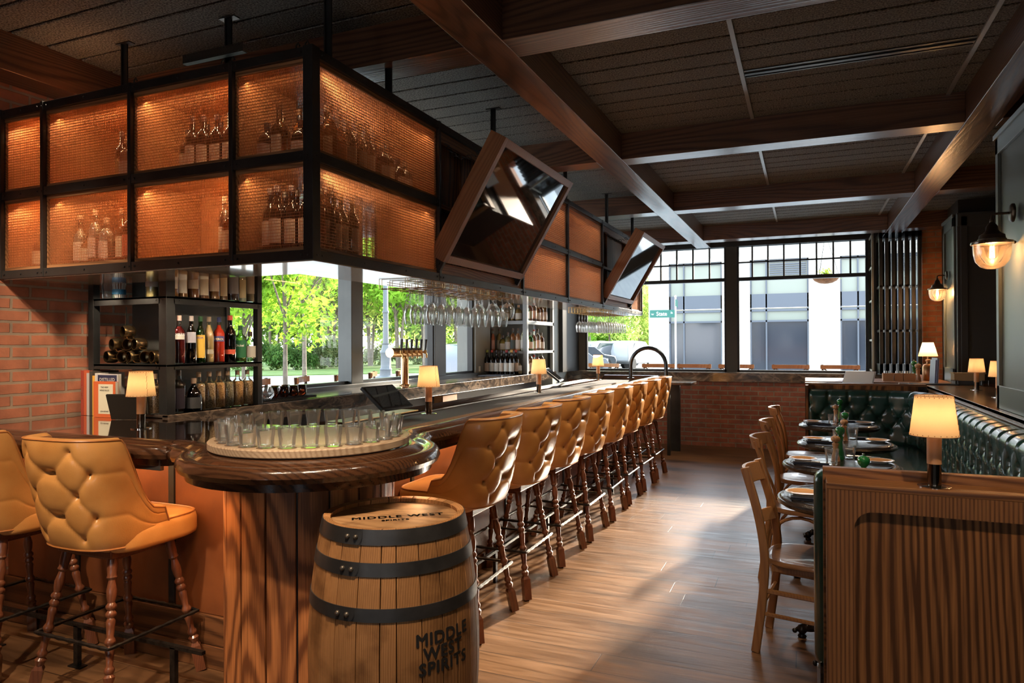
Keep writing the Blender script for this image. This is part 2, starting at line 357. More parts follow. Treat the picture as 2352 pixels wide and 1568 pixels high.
BRICKY = bricks('brick_wall_side', 'YZX', (.50, .19, .105), (.40, .145, .08), (.34, .25, .18))
BRICKX = bricks('brick_wall_far', 'XZY', (.36, .125, .075), (.26, .088, .055), (.27, .225, .17))
# ---------------- room shell ----------------
YW = 10.33; ZB = 2.90; ZC = 3.10; XL = -4.04; XG = -3.88
b = MB(); b.box(-6, 7, -3.5, 10.9, -.1, 0); struct(b.build('floor', FLOORM))
b = MB()
y = -3.4
while y < 10.65:
    b.box(-6, 7, y, y+.174, ZC, ZC+.03); y += .19
cl = struct(b.build('ceiling', CEILM, bevel=.004, seg=1))
b = MB(); b.box(-6, 7, -3.5, 10.75, ZC+.028, ZC+.08); b.build('backing', BLACK, cl)
b = MB()
for x in (-.345, .86, 2.1, -2.75, -5.2):
    b.box(x-.012, x+.012, 3.2, 10.6, ZC-.012, ZC-.001)
struct(b.build('trim_1', mat('painted_metal_strip', (.30, .29, .26), .35, .3)))
b = MB(); b.box(-.33, .84, 4.37, 4.40, ZC-.012, ZC-.001); b.box(-.33, .84, 4.42, 4.43, ZC-.012, ZC-.001); b.box(-.33, .84, 4.33, 4.45, ZC-.006, ZC-.002)
tag(b.build('linear_air_diffuser', mat('black_slot', (.02, .02, .02), .35, .3)), 'long black slot air diffuser between ceiling boards above the aisle', 'vent')
# left brick wall, window wall
b = MB(); b.box(XL-.2, XL, -3.5, 3.35, 0, ZC); struct(b.build('wall_left', BRICKY))
b = MB(); b.box(XL-.2, XL, 3.35, 10.33, 0, 1.05); struct(b.build('wall_left_sill', BRICKY))
b = MB(); b.box(XL-.2, XL+.02, 3.35, 10.9, 3.04, ZC+.02); struct(b.build('wall_left_header', STEELG))
b = MB(); b.box(XL-.12, XL+.26, 3.30, 10.2, 1.05, 1.125); struct(b.build('trim_window_sill', STEELG, bevel=.004))
# far knee wall with stone counter
b = MB(); b.box(-3.9, 1.9, YW, YW+.22, 0, .93); struct(b.build('wall_far', BRICKX))
b = MB(); b.box(-3.75, .95, YW-.035, YW+.34, .93, 1.062)
tag(b.build('window_ledge_counter', STONE, bevel=.006), 'long dark stone drink ledge along the far window above the low brick wall', 'counter')
YG = 10.72
b = MB(); b.box(-4.3, 4.5, YG-.06, YG+.10, 2.93, ZC); b.box(-4.3, 4.5, YG-.06, YG+.1, 2.90, 2.93); struct(b.build('wall_far_header', BLACK))
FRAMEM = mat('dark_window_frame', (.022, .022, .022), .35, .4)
def window(n, x0, x1, ncol, bars=True, open_low=False):
    b = MB(); f = .03
    b.box(x0, x0+f, YG-.02, YG+.04, 1.06, 2.93); b.box(x1-f, x1, YG-.02, YG+.04, 1.06, 2.93)
    b.box(x0, x1, YG-.02, YG+.04, 1.06, 1.09); b.box(x0, x1, YG-.02, YG+.04, 2.90, 2.93)
    b.box(x0, x1, YG-.03, YG+.05, 2.395, 2.445)
    if bars:
        for i in range(1, ncol): x = x0+(x1-x0)*i/ncol; b.box(x-.011, x+.011, YG-.012, YG+.03, 2.43, 2.92)
        b.box(x0, x1, YG-.012, YG+.03, 2.655, 2.675)
    fr = struct(b.build('window_%d' % n, FRAMEM))
    g = MB(); g.box(x0+f, x1-f, YG+.006, YG+.012, 2.44, 2.91)
    if not open_low: g.box(x0+f, x1-f, YG+.006, YG+.012, 1.09, 2.40)
    g.build('pane', WINDOWGL, fr)
window(1, -3.25, -1.08, 9); window(2, -.93, .79, 8); window(5, -3.66, -3.40, 1, False)
b = MB(); b.box(-1.08, -.93, YG-.05, YG+.1, 1.06, 2.93); b.box(.79, .90, YG-.05, YG+.1, 1.06, 2.93); struct(b.build('trim_window_post', mat('dark_window_post', (.045, .04, .03), .45, .3)))  # right-hand post added to block a thin sun streak on the floor
b = MB(); b.box(-3.40, -3.25, YG-.02, YG+.1, 1.06, 2.93); struct(b.build('trim_window_post_left', mat('taupe_window_post', (.11, .095, .07), .5)))
# left wall windows (frames lie in the plane x = XG)
def lwindow(n, y0, y1):
    b = MB(); f = .035
    b.box(XG-.04, XG+.03, y0, y0+f, 1.12, 3.04); b.box(XG-.04, XG+.03, y1-f, y1, 1.12, 3.04)
    b.box(XG-.04, XG+.03, y0, y1, 1.12, 1.15); b.box(XG-.04, XG+.03, y0, y1, 3.0, 3.04)
    fr = struct(b.build('window_%d' % n, FRAMEM)); g = MB(); g.box(XG-.008, XG-.002, y0+f, y1-f, 1.15, 3.0); g.build('pane', WINDOWGL, fr)
lwindow(3, 3.36, 5.30); lwindow(4, 5.42, 6.86); lwindow(6, 7.06, 7.86)
b = MB()
b.box(XG-.08, XG+.07, 5.26, 5.44, 1.12, 3.04)
struct(b.build('trim_mullion_a', STEELG, bevel=.004)); b = MB(); b.box(XG-.08, XG+.05, 6.84, 7.10, 1.12, 3.04); struct(b.build('trim_mullion_b', STEELG, bevel=.004))
b = MB(); b.box(XG-.2, XG+.06, 7.86, 10.33, 1.05, 3.04); b.box(XG-.2, XG+.46, 9.6, 10.7, 0, ZC); struct(b.build('wall_left_panel', mat('pale_grey_panel', (.30, .32, .30), .5)))
b = MB(); b.box(XG+.46, XG+.52, 9.9, 10.7, 1.06, 2.93); b.box(XG+.40, XG+.47, 9.56, 9.62, 1.06, 2.93); struct(b.build('trim_corner_frame', FRAMEM))
# ceiling beams
def beam(nm, x0, x1, y0, y1, m, lab):
    b = MB(); b.box(x0, x1, y0, y1, ZB, ZC+.01); return tag(b.build(nm, m, bevel=.003), lab, 'beam')
beam('ceiling_beam', -1.50, -1.30, -2.0, 10.68, BEAMY, 'main dark timber ceiling beam running over the barrel to the far window')
beam('ceiling_beam', .955, 1.157, -2.0, 10.72, BEAMY, 'main dark timber ceiling beam running above the green banquette')
beam('ceiling_beam', -3.98, -3.78, -2.0, 2.97, BEAMY, 'dark timber ceiling beam at the upper left beside the brick wall')
i = 0
for (y0, y1) in ((2.97, 3.18), (5.26, 5.45), (7.53, 7.74), (9.87, 10.12)):
    nm = ('nearest', 'second', 'third', 'farthest')[i]; i += 1
    beam('cross_beam', -6, -1.50, y0, y1, BEAMX, nm+' timber cross beam left of the main beam, above the hanging cabinet')
    beam('cross_beam', -1.30, .955, y0, y1, BEAMX, nm+' timber cross beam between the two main beams over the aisle')
    beam('cross_beam', 1.157, 4.5, y0, y1, BEAMX, nm+' timber cross beam right of the right hand main beam')
# right side: panelled pillars, walls
PANEL = noisy('green_grey_panelling', (.100, .115, .100), (.118, .132, .115), .34, 2)
DPANEL = mat('charcoal_panelling', (.045, .042, .038), .5)
def panel_pillar(n, x0, x1, y0, y1, ztop, m):
    b = MB(); b.box(x0+.02, x1, y0, y1, 1.05, ztop)
    # raised stiles and rails on the aisle face
    b.box(x0, x0+.02, y0, y0+.09, 1.05, ztop); b.box(x0, x0+.02, y1-.06, y1, 1.05, ztop); b.box(x0, x0+.02, y0, y1, ztop-.12, ztop); b.box(x0, x0+.02, y0, y1, 1.05, 1.20)
    b.box(x0-.012, x1, y0-.0, y1+.012, ztop-.02, ztop+.012)
    return struct(b.build('wall_%s' % n, m, bevel=.003))
panel_pillar('right_pillar', 1.15, 2.4, -2.5, 5.43, 2.82, PANEL)
panel_pillar('right_pillar_far', 1.45, 2.6, 8.62, 9.25, 2.83, PANEL)
b = MB(); b.box(1.47, 2.8, 8.55, 8.62, 1.05, 2.84); b.box(1.50, 1.56, 8.53, 8.55, 1.1, 2.8); b.box(1.47, 2.8, 8.53, 8.55, 2.70, 2.82); b.box(1.47, 2.8, 8.53, 8.55, 1.05, 1.16); struct(b.build('wall_right_return', DPANEL, bevel=.003))
b = MB(); b.box(2.4, 2.6, -2.5, 8.6, 0, ZC); b.box(1.2, 6, -2.6, -2.5, 0, ZC); struct(b.build('wall_right', DPANEL))
b = MB(); b.box(1.385, 1.62, 10.28, 10.52, 0, ZC); struct(b.build('wall_far_brick_pier', bricks('orange_brick_pier', 'XZY', (.50, .18, .07), (.40, .14, .055), (.36, .24, .13))))
b = MB(); b.box(1.6, 2.8, 9.25, 10.9, 0, ZC); struct(b.build('wall_far_right', DPANEL))
b = MB(); b.box(-7, 7, -3.6, -3.5, 0, .8); b.box(-7, 7, -3.6, -3.5, 2.2, ZC+.1)
for x in (-7, -4.2, -1.4, 1.4, 4.2): b.box(x, x+2.25, -3.6, -3.5, .8, 2.2)  # gaps left in this unseen wall to let in fill daylight
struct(b.build('wall_back', mat('dark_back_wall', (.05, .035, .025), .8)))
b = MB(); b.box(6.9, 7, -3.5, 11, 0, ZC+.1); b.box(4.4, 6.9, 10.7, 10.8, 0, ZC); struct(b.build('wall_right_outer', DPANEL))
# ================= hanging bottle cabinet =================
XF, YF, CZ0, CZ1 = -1.94, 2.403, 1.846, 2.762
XB, YB = -2.37, 2.83
cab = thing('hanging_cabinet', 'long L-shaped steel and oak bottle cabinet with copper mesh fronts hanging over the bar', 'cabinet', (0, 0, 0))
xs = [-4.035, -3.69, -3.04, -2.39]            # posts on the left arm (face towards the camera)
ys = [3.52, 4.80, 5.87, 7.01, 8.27, 8.87]     # posts on the aisle face
RAILS = ((CZ0, .044), (2.273, .044), (2.720, .042))
TVB = ((3.52, 4.80), (7.01, 8.27))
b = MB(); 
for z, h in RAILS:
    b.box(-4.035, XF-.04, YF-.006, YF+.012, z, z+h)
b.box(XF-.012, XF+.006, YF+.04, 8.89, CZ0, CZ0+.044); b.box(XF-.012, XF+.006, YF+.04, 8.89, 2.720, 2.762)
for (y0, y1) in ((YF+.04, 3.52), (4.80, 7.01), (8.27, 8.89)): b.box(XF-.012, XF+.006, y0, y1, 2.273, 2.317)
b.box(-4.035, XF, YB-.01, YB+.006, CZ0, CZ0+.03); b.box(XB-.006, XB+.01, YB, 8.89, CZ0, CZ0+.03); b.box(-4.035, XB, YB-.01, YB+.006, 2.73, 2.762); b.box(XB-.006, XB+.01, YB, 8.89, 2.73, 2.762)
b.box(XB, XF, 8.86, 8.89, CZ0, CZ0+.044); b.box(XB, XF, 8.86, 8.89, 2.72, 2.762)
b.build('rail_frame', STEEL, cab, bevel=.0015)
def post(x0, x1, y0, y1):
    b = MB(); b.box(x0, x1, y0, y1, CZ0, CZ1+.004); b.build('post', STEEL, cab, bevel=.0015)
post(XF-.042, XF+.009, YF-.009, YF+.042)
for x in xs: post(x-.011, x+.011, YF-.009, YF+.012); post(x-.011, x+.011, YB-.008, YB+.008)
for y in ys: post(XF-.012, XF+.009, y-.011, y+.011); post(XB-.008, XB+.008, y-.011, y+.011)
# rivets along the rails
b = MB()
def rivet(x, y, z, ax):
    M = Matrix.Translation((x, y, z)) @ (Matrix.Rotation(PI/2, 4, 'X') if ax == 'y' else Matrix.Rotation(PI/2, 4, 'Y'))
    b.lathe([(.0055, -.001), (.005, .002), (.0001, .0035)], (0, 0, 0), 8, M)
for z, h in RAILS:
    for x in xs+[XF-.02]:
        for dx in (-.035, 0, .035):
            if -4.03 < x+dx < XF: rivet(x+dx, YF-.009, z+h/2, 'y')
    for x0, x1 in zip(xs[:-1], xs[1:]): rivet((x0+x1)/2, YF-.008, z+h/2, 'y')
    for y in [YF+.02]+ys:
        for dy in (-.035, 0, .035):
            if YF < y+dy < 8.88: rivet(XF+.009, y+dy, z+h/2, 'x')
    for y0, y1 in zip([YF]+ys[:-1], ys):
        for k in (1/3, 2/3): 
            if not (z > 2 and z < 2.5 and (y0, y1) in TVB): rivet(XF+.008, y0+(y1-y0)*k, z+h/2, 'x')
b.build('rivet', BLACK, cab)
# oak shelves and dividers
b = MB()
for z0, z1 in ((CZ0+.008, CZ0+.062), (2.255, 2.335), (2.700, 2.745)):
    zz0, zz1 = z0, z1
    b.box(-4.03, XF-.02, YF+.014, YF+.034, zz0, zz1)           # oak edge band behind the steel
for z0, z1 in ((CZ0+.03, CZ0+.062), (2.283, 2.308), (2.715, 2.74)):
    b.box(-4.03, XF-.022, YF+.034, YB-.012, z0, z1)
for x in xs: b.box(x-.016, x+.016, YF+.015, YB-.012, CZ0+.03, 2.74)
b.box(XF-.060, XF-.040, YF+.015, YF+.035, CZ0+.03, 2.74)
b.build('shelf', OAKX, cab)
b = MB()
for z0, z1 in ((CZ0+.008, CZ0+.062), (2.255, 2.335), (2.700, 2.745)):
    for (y0, y1) in ((YF+.02, 3.52), (4.80, 7.01), (8.27, 8.88)): b.box(XF-.034, XF-.014, y0, y1, z0, z1)
for (y0, y1) in TVB: b.box(XF-.034, XF-.010, y0+.01, y1-.01, CZ0+.044, CZ0+.11); b.box(XF-.034, XF-.012, y0+.01, y1-.01, 2.66, 2.72)
for z0, z1 in ((CZ0+.03, CZ0+.062), (2.283, 2.308), (2.715, 2.74)):
    b.box(XB+.012, XF-.034, YB-.012, 8.88, z0, z1)
for y in ys: b.box(XB+.012, XF-.015, y-.016, y+.016, CZ0+.03, 2.74)
b.build('shelf', OAKY, cab)
b = MB()
b.box(-4.035, XF-.004, YF+.012, YB, CZ0-.004, CZ0+.02); b.box(XB, XF-.004, YB, 8.88, CZ0-.004, CZ0+.02)
b.build('soffit', SOFFIT, cab)
b = MB(); b.box(-4.035, XF-.01, YF+.012, YB, 2.745, 2.758); b.box(XB, XF-.01, YB, 8.88, 2.745, 2.758)
b.build('top_panel', OAKX, cab)
for (y0, y1) in TVB:
    b = MB(); b.box(XF-.10, XF-.08, y0+.016, y1-.016, CZ0+.06, 2.72); b.box(XF-.08, XF-.06, y0+.4, y0+.43, CZ0+.06, 2.72); b.build('back_panel', PARTZ, cab)
def mesh_panel(ax, p, a0, a1, z0, z1, pitch=.0078, rp=.0135):
    b = MB(); t = .0011
    n = int((a1-a0)/pitch)
    for i in range(n+1):
        a = a0+(a1-a0)*i/n
        if ax == 'y': b.box(a-.0009, a+.0009, p-t, p+t, z0, z1)
        else: b.box(p-t, p+t, a-.0009, a+.0009, z0, z1)
    n = int((z1-z0)/rp)
    for i in range(n+1):
        z = z0+(z1-z0)*i/n
        if ax == 'y': b.box(a0, a1, p-2.2*t, p+2*t, z-.0009, z+.0009)
        else: b.box(p-2*t, p+2.2*t, a0, a1, z-.0009, z+.0009)
    return b.build('mesh_panel', COPPER, cab)
LEV = ((CZ0+.062, 2.255), (2.335, 2.700))
xx = xs+[XF-.03]
for i in range(len(xx)-1):
    for z0, z1 in LEV:
        mesh_panel('y', YF+.026, xx[i]+.014, xx[i+1]-.014, z0, z1)
        if i < 3: 
            pass
b = MB()
for i in range(3): b.box(xx[i]+.014, xx[i+1]-.014, YB-.010, YB-.004, CZ0+.05, 2.72)
b.build('back_sheet', noisy('copper_toned_sheet', (.48, .22, .10), (.40, .18, .08), .5, 3, .2), cab)
for (y0, y1) in ((YF+.03, 3.52), (4.80, 5.87), (5.87, 7.01), (8.27, 8.86)):
    for z0, z1 in LEV:
        mesh_panel('x', XF-.024, y0+.012, y1-.012, z0, z1, .0085 if y0 < 4 else .02, .0135 if y0 < 4 else .0155)
        if y0 > 3: mesh_panel('x', XB+.02, y0+.012, y1-.012, z0, z1, .025, .0155)
for z0, z1 in LEV: mesh_panel('x', XB+.02, 2.85, 3.51, z0, z1, .012, .0135)
# hangers up to the ceiling
for (x, y) in ((-3.35, 2.62), (-2.62, 2.62), (-1.965, 2.55), (-1.97, 3.05), (-1.97, 4.35), (-1.97, 5.9), (-1.97, 7.3), (-1.97, 8.5)):
    b = MB(); b.box(x-.016, x+.016, y-.004, y+.004, CZ1-.01, ZC); b.box(x-.016, x-.010, y-.016, y+.016, CZ1-.01, ZC); b.box(x-.05, x+.05, y-.02, y+.02, ZC-.006, ZC)
    b.build('hanger', STEEL, cab)
b = MB(); b.box(-2.80, -2.42, 2.50, 2.502, 2.86, 2.90); b.box(-2.80, -2.42, 2.50, 2.53, 2.858, 2.86)
for i in range(20): b.box(-2.79+i*.019, -2.782+i*.019, 2.498, 2.50, 2.865, 2.869); b.box(-2.79+i*.019, -2.782+i*.019, 2.498, 2.50, 2.890, 2.894)
b.build('slotted_strut', mat('galvanised_strut', (.07, .065, .055), .4, .6), cab)
b = MB()
b.tube([(-1.965, 2.55, 2.865), (-1.965, 2.55, 2.77)], .004, 6)
b.build('hook', MATS['galvanised_strut'], cab)
for x in (-2.0, -2.05, -2.42, -2.48, -3.05): b = MB(); b.tube([(x, YF+.03, CZ1), (x, YF+.03, CZ1+.03), (x+.012, YF+.03, CZ1+.04), (x+.02, YF+.03, CZ1+.025)], .004, 6); b.build('hook', MATS['galvanised_strut'], cab)
# LED strips inside the cabinet
def strip(nm, loc, sx, sy, e, rot=(0, 0, 0), col=WARM):
    d = bpy.data.lights.new(nm, 'AREA'); d.shape = 'RECTANGLE'; d.size = sx; d.size_y = sy; d.energy = e; d.color = col
    o = bpy.data.objects.new(nm, d); COL.objects.link(o); o.location = loc; o.rotation_euler = rot; return o
for z, e in ((2.245, 1.0), (2.69, .9)):
    for x0, x1, k in ((-4.0, -3.70, 1.1), (-3.67, -3.06, 1.4), (-3.02, -2.41, 1.5), (-2.37, -2.0, .5)):
        strip('led_strip_light', ((x0+x1)/2, YF+.07, z), x1-x0, .02, e*k*1.1, (math.radians(-38+76), 0, 0))
    strip('led_strip_light', (XF-.07, 3.25, z), .02, .5, e*.55, (0, math.radians(38), 0))
    strip('led_strip_light', (XF-.07, 5.35, z), .02, .9, e*.9, (0, math.radians(38), 0)); strip('led_strip_light', (XF-.07, 6.45, z), .02, .9, e*.9, (0, math.radians(38), 0))
for x in (-3.75, -3.45, -3.15): light('shelf_fill_light', 'SPOT', (x, 2.72, CZ0-.01), 3.2, WARM2, (x-.12, 3.1, 1.3), spot_size=math.radians(95), spot_blend=.8, shadow_soft_size=.01)  # unseen fill spots added to brighten the bottle shelf
for y in (3.0, 3.5): light('shelf_fill_light', 'SPOT', (-2.55, y, CZ0-.01), 5, WARM2, (-3.35, y+.05, 1.35), spot_size=math.radians(70), spot_blend=.8, shadow_soft_size=.01)  # added as well, brightening the aisle side of the shelf
# ================= tilted screens =================
def tv(y0, y1, lab):
    th = math.radians(30.7); W = y1-y0; Hh = .775
    r = thing('tilted_screen', lab, 'television', (-1.905, y0, 1.950)); r.rotation_euler = (0, th, 0)
    b = MB(); f = .045; d = .105
    b.box(-d, 0, 0, f, 0, Hh); b.box(-d, 0, W-f, W, 0, Hh); b.box(-d, 0, f, W-f, 0, f); b.box(-d, 0, f, W-f, Hh-f, Hh); b.box(-d, -d+.015, f, W-f, f, Hh-f)
    b.build('frame', OAKZ2, r, bevel=.002)
    b = MB(); b.box(-.035, -.022, f+.002, W-f-.002, f+.002, Hh-f-.002); b.build('screen', MIRROR, r)
    for yy in (.02, W-.02):
        b = MB(); M = Matrix.Rotation(-th, 4, 'Y')
        b.box(-.06, .0, yy-.012, yy+.012, -.05, .01); b.tube([(-.03, yy-.02, -.02), (-.03, yy+.02, -.02)], .012, 8); b.build('hinge', BLACK, r)
    # chain from the cabinet rail to the top of the frame
    for yy in (.10, W-.10):
        b = MB(); A = Vector((-d, yy, Hh-.06)); Bp = Matrix.Rotation(-th, 4, 'Y').to_3x3() @ Vector((-.03, yy, .715)); n = 12
        for k in range(n):
            t = (k+.5)/n; p = A.lerp(Bp, t)+Vector((0, 0, -.09*4*t*(1-t)))
            ring = [p+Vector((.017*math.cos(a), .010*math.sin(a), 0)) if k % 2 else p+Vector((.017*math.cos(a), 0, .010*math.sin(a))) for a in [2*PI*i/8 for i in range(8)]]
            b.tube(ring, .003, 4, closed=True)
        b.build('chain', BLACK, r)
    return r
OAKZ2 = wood('screen_frame_oak', (.36, .165, .075), (.22, .095, .042), 'Z', 4, .42, .15, .08, (.2, .9))
tv(3.50, 4.70, 'large dark screen in an oak frame tilted out near the corner of the hanging cabinet')
tv(7.05, 8.20, 'smaller looking bright screen in an oak frame tilted out from the cabinet far end')
# ================= glass racks =================
def wine_glass():
    prof = [(.0001, 0), (.034, .0), (.036, .002), (.012, .005), (.0045, .012), (.004, .085), (.010, .095), (.030, .115), (.039, .145), (.037, .175), (.030, .210), (.0292, .210), (.036, .175), (.0378, .146), (.029, .118), (.009, .099), (.0001, .097)]
    b = MB(); b.lathe(prof, (0, 0, 0), 14, cap=False); return b.build('wine_glass', GLASS, smooth=60)
def brandy_glass():
    prof = [(.0001, 0), (.034, .0), (.036, .002), (.010, .006), (.0055, .014), (.006, .030), (.030, .045), (.050, .075), (.050, .105), (.036, .140), (.035, .140), (.0485, .104), (.0485, .077), (.028, .048), (.0001, .040)]
    b = MB(); b.lathe(prof, (0, 0, 0), 16, cap=False); return b.build('snifter_glass', GLASS, smooth=60)
WG = wine_glass(); BG = brandy_glass(); used_w = [False]; used_b = [False]
def hang(proto, used, x, y, label, grp):
    o = proto if not used[0] else proto.copy()
    if used[0]: COL.objects.link(o)
    used[0] = True; o.location = (x, y, 1.816); o.rotation_euler = (PI, 0, random.random()*6)
    tag(o, label, 'glass', grp)
ORD = ['first', 'second', 'third', 'fourth', 'fifth', 'sixth', 'seventh', 'eighth', 'ninth', 'tenth', 'eleventh', 'twelfth', 'thirteenth', 'fourteenth', 'fifteenth', 'sixteenth', 'seventeenth', 'eighteenth', 'nineteenth', 'twentieth']
def rack(ya, yb, n, lab):
    b = MB()
    for i in range(n):
        y = ya+(yb-ya)*i/(n-1)
        for dy in (-.014, .014):
            b.tube([(-2.34, y+dy, 1.812), (-1.985, y+dy, 1.812), (-1.985, y+dy, 1.842)], .0022, 5)
            for x in (-2.34, -2.16): b.tube([(x, y+dy, 1.812), (x, y+dy, 1.842)], .002, 5)
    for x in (-2.28, -2.10): b.tube([(x, ya-.02, 1.835), (x, yb+.02, 1.835)], .002, 5)
    return tag(b.build('glass_rack', BRASS), lab, 'rack')
rack(3.52, 4.66, 11, 'brass wire stemware rack under the near part of the hanging cabinet')
rack(7.10, 8.15, 11, 'brass wire stemware rack under the far part of the hanging cabinet')
DEP = ['aisle end', 'middle', 'window end']
for i in range(11):
    y = 3.52+1.14*i/10
    for j, x in enumerate((-2.02, -2.13, -2.24)):
        if i == 0 and j == 2: continue
        ym = y+.057
        if i > 9: continue
        hang(WG, used_w, x, ym, 'upside-down wine glass, %s channel of the near rack, %s of its channel' % (ORD[i], DEP[j]), 'wine glasses in the near rack')
for k, (x, y) in enumerate(((-2.02, 4.70), (-2.13, 4.68), (-2.24, 4.66))):
    hang(BG, used_b, x, y, 'round upside-down snifter glass at the far edge of the near rack, %s' % DEP[k], 'snifters in the near rack')
for i in range(11):
    y = 7.10+1.05*i/10+.05
    for j, x in enumerate((-2.02, -2.13, -2.24)):
        hang(WG, used_w, x, y, 'upside-down wine glass, %s channel of the far rack, %s of its channel' % (ORD[i], DEP[j]), 'wine glasses in the far rack')
# ================= bar =================
XR, YR = -1.60, 2.02        # outer edges of the rail (aisle side / near side)
CC = (-1.83, 2.27); RC = .508
bar = thing('bar', 'L-shaped bar with dark polished top, moulded rail and rounded corner', 'bar', (0, 0, 0))
def outline():
    p = [(-4.038, YR), (-2.62, YR), (-2.50, YR+.005), (-2.40, YR+.03), (-2.345, YR+.045)]
    a0 = math.atan2(2.02-2.27-.02, -2.36+1.83); a0 = math.radians(208); a1 = math.radians(422)
    p += [(-2.352, 2.015)]
    p = p[:-2]+[(-2.40, 2.075), (-2.352, 2.02)]
    p += arc(CC[0], CC[1], RC, math.radians(212), math.radians(417), 40)
    p += [(-1.60+.015, 2.80), (-1.625, 2.84), (-1.615, 2.94), (-1.60, 3.06), (-1.60, 8.72)]
    p += arc(-1.70, 8.72, .10, 0, PI/2, 6)+[(-2.39, 8.82)]
    return p
OUT = outline(); 
OUT = [OUT[0]]+[q for q in chaikin(OUT[0:], 1)][1:]
def offset(poly, d):
    n = len(poly); res = []
    for i in range(n):
        a = Vector(poly[max(i-1, 0)]); c = Vector(poly[min(i+1, n-1)]); t = (c-a).normalized(); nrm = Vector((-t.y, t.x))
        p = Vector(poly[i])+nrm*d
        # keep the offset curve clear of the valley it bends round
        res.append((p.x, p.y))
    return res
PROF = [(.000, 1.035), (.004, 1.053), (.016, 1.066), (.032, 1.070), (.048, 1.067), (.058, 1.060), (.068, 1.058), (.082, 1.066), (.102, 1.078), (.122, 1.082), (.136, 1.078), (.146, 1.071), (.150, 1.068), (.155, 1.066), (.155, 1.030), (.05, 1.015), (.05, .985), (.034, .985), (.032, 1.012), (.008, 1.017)]
rings = [offset(OUT, d) for d, z in PROF]
b = MB(); n = len(OUT); k = len(PROF)
vs = [(rings[j][i][0], rings[j][i][1], PROF[j][1]) for i in range(n) for j in range(k)]
fs = [(i*k+j, i*k+(j+1) % k, (i+1)*k+(j+1) % k, (i+1)*k+j) for i in range(n-1) for j in range(k)]
fs += [tuple(range(k)), tuple((n-1)*k+j for j in range(k))[::-1]]
b.add(vs, fs); b.build('rail', RAILW, bar, smooth=35)
inner = offset(OUT, .150)
def clean(poly):    # drop points closer than .13 to the outline's far side
    return [p for p in poly]
poly = clean(inner)+[(-2.39, 8.80), (-2.39, 2.86), (-4.038, 2.86)]
i0 = min(range(len(inner)), key=lambda i: (inner[i][0]-CC[0])**2+(inner[i][1]-CC[1])**2 if False else abs(inner[i][0]+2.30)+abs(inner[i][1]-2.3))
def slab(nm, pts, m):
    me = bpy.data.meshes.new(nm); bm = bmesh.new()
    lo = [bm.verts.new((x, y, 1.032)) for x, y in pts]; hi = [bm.verts.new((x, y, 1.070)) for x, y in pts]
    e = []
    for L in (lo, hi):
        ed = [bm.edges.new((L[i], L[(i+1) % len(L)])) for i in range(len(L))]
        bmesh.ops.triangle_fill(bm, edges=ed, use_beauty=True)
    for i in range(len(pts)): j = (i+1) % len(pts); bm.faces.new((lo[i], lo[j], hi[j], hi[i]))
    bmesh.ops.recalc_face_normals(bm, faces=bm.faces); bm.to_mesh(me); bm.free(); me.materials.append(m)
    o = bpy.data.objects.new(nm, me); COL.objects.link(o); o.parent = bar; return o
# two boards meeting at a diagonal joint
split = max(range(len(inner)), key=lambda i: -inner[i][1]+inner[i][0])
L1 = [p for p in inner[:split+1]]+[(-2.39, 2.83), (-4.038, 2.83)]
L2 = [p for p in inner[split:]]+[(-2.39, 8.80), (-2.39, 2.83)]
slab('top', L1, BARTOPX); slab('top', L2, BARTOPY)
# body
b = MB(); b.box(-4.035, -2.2, 2.445, 2.72, 0, 1.03); b.box(-2.35, -2.025, 2.45, 8.72, 0, 1.03); b.build('body', mat('bar_carcass', (.03, .018, .012), .7), bar)
b = MB()
def lpanel(x0, x1): b.box(x0+.018, x1-.018, 2.42, 2.447, .235, .985)
PZ = .22
for x0, x1 in ((-4.03, -3.45), (-3.45, -2.785), (-2.785, -2.12)): 
    b = MB(); lpanel(x0, x1); b.build('leather_panel', RUST, bar, bevel=.006)
yy = [2.45, 3.31, 3.955, 4.60, 5.245, 5.89, 6.535, 7.18, 7.825, 8.70]
for y0, y1 in zip(yy[:-1], yy[1:]):
    b = MB(); b.box(-2.028, -2.0, y0+.018, y1-.018, .235, .985); b.build('leather_panel', RUST, bar, bevel=.006)
b = MB()
for x in (-3.45, -2.785): b.box(x-.018, x+.018, 2.413, 2.43, .25, 1.0)
for y in yy[1:]: b.box(-2.007, -1.993, y-.014, y+.014, .25, 1.0)
b.box(-4.03, -2.45, 2.07, 2.09, .965, 1.018); b.box(-1.675, -1.655, 3.0, 8.7, .965, 1.018)
b.build('metal_trim', STEEL, bar, bevel=.002)
b = MB(); b.box(-4.03, -2.15, 2.395, 2.446, .0, .10); b.box(-2.03, -1.975, 2.5, 8.72, 0, .10); b.box(-4.03, -2.15, 2.41, 2.446, .10, .235); b.box(-2.03, -1.99, 2.5, 8.72, .10, .235)
b.lathe([(.352, 0), (.352, .10), (.343, .11)], (-1.885, 2.325, 0), 48); b.build('base_board', wood('base_board_oak', (.16, .065, .025), (.06, .024, .010), 'X', 3, .45, .2, .06), bar, bevel=.004)
# round corner drum of oak planks
npl = 18
b = MB()
for i in range(npl):
    a0 = 2*PI*i/npl; a1 = 2*PI*(i+1)/npl; g = .011
    pts = arc(-1.885, 2.325, .338, a0+g, a1-g, 4)+arc(-1.885, 2.325, .318, a1-g, a0+g, 4)
    b.prism(pts, .105, .99)
b.build('plank_drum', OAKZ, bar, bevel=.003)
b = MB(); b.lathe([(.325, .1), (.325, 1.03)], (-1.885, 2.325, 0), 48); b.lathe([(.43, .985), (.44, .99), (.44, 1.03)], (-1.85, 2.29, 0), 48); b.build('drum_core', BLACK, bar)
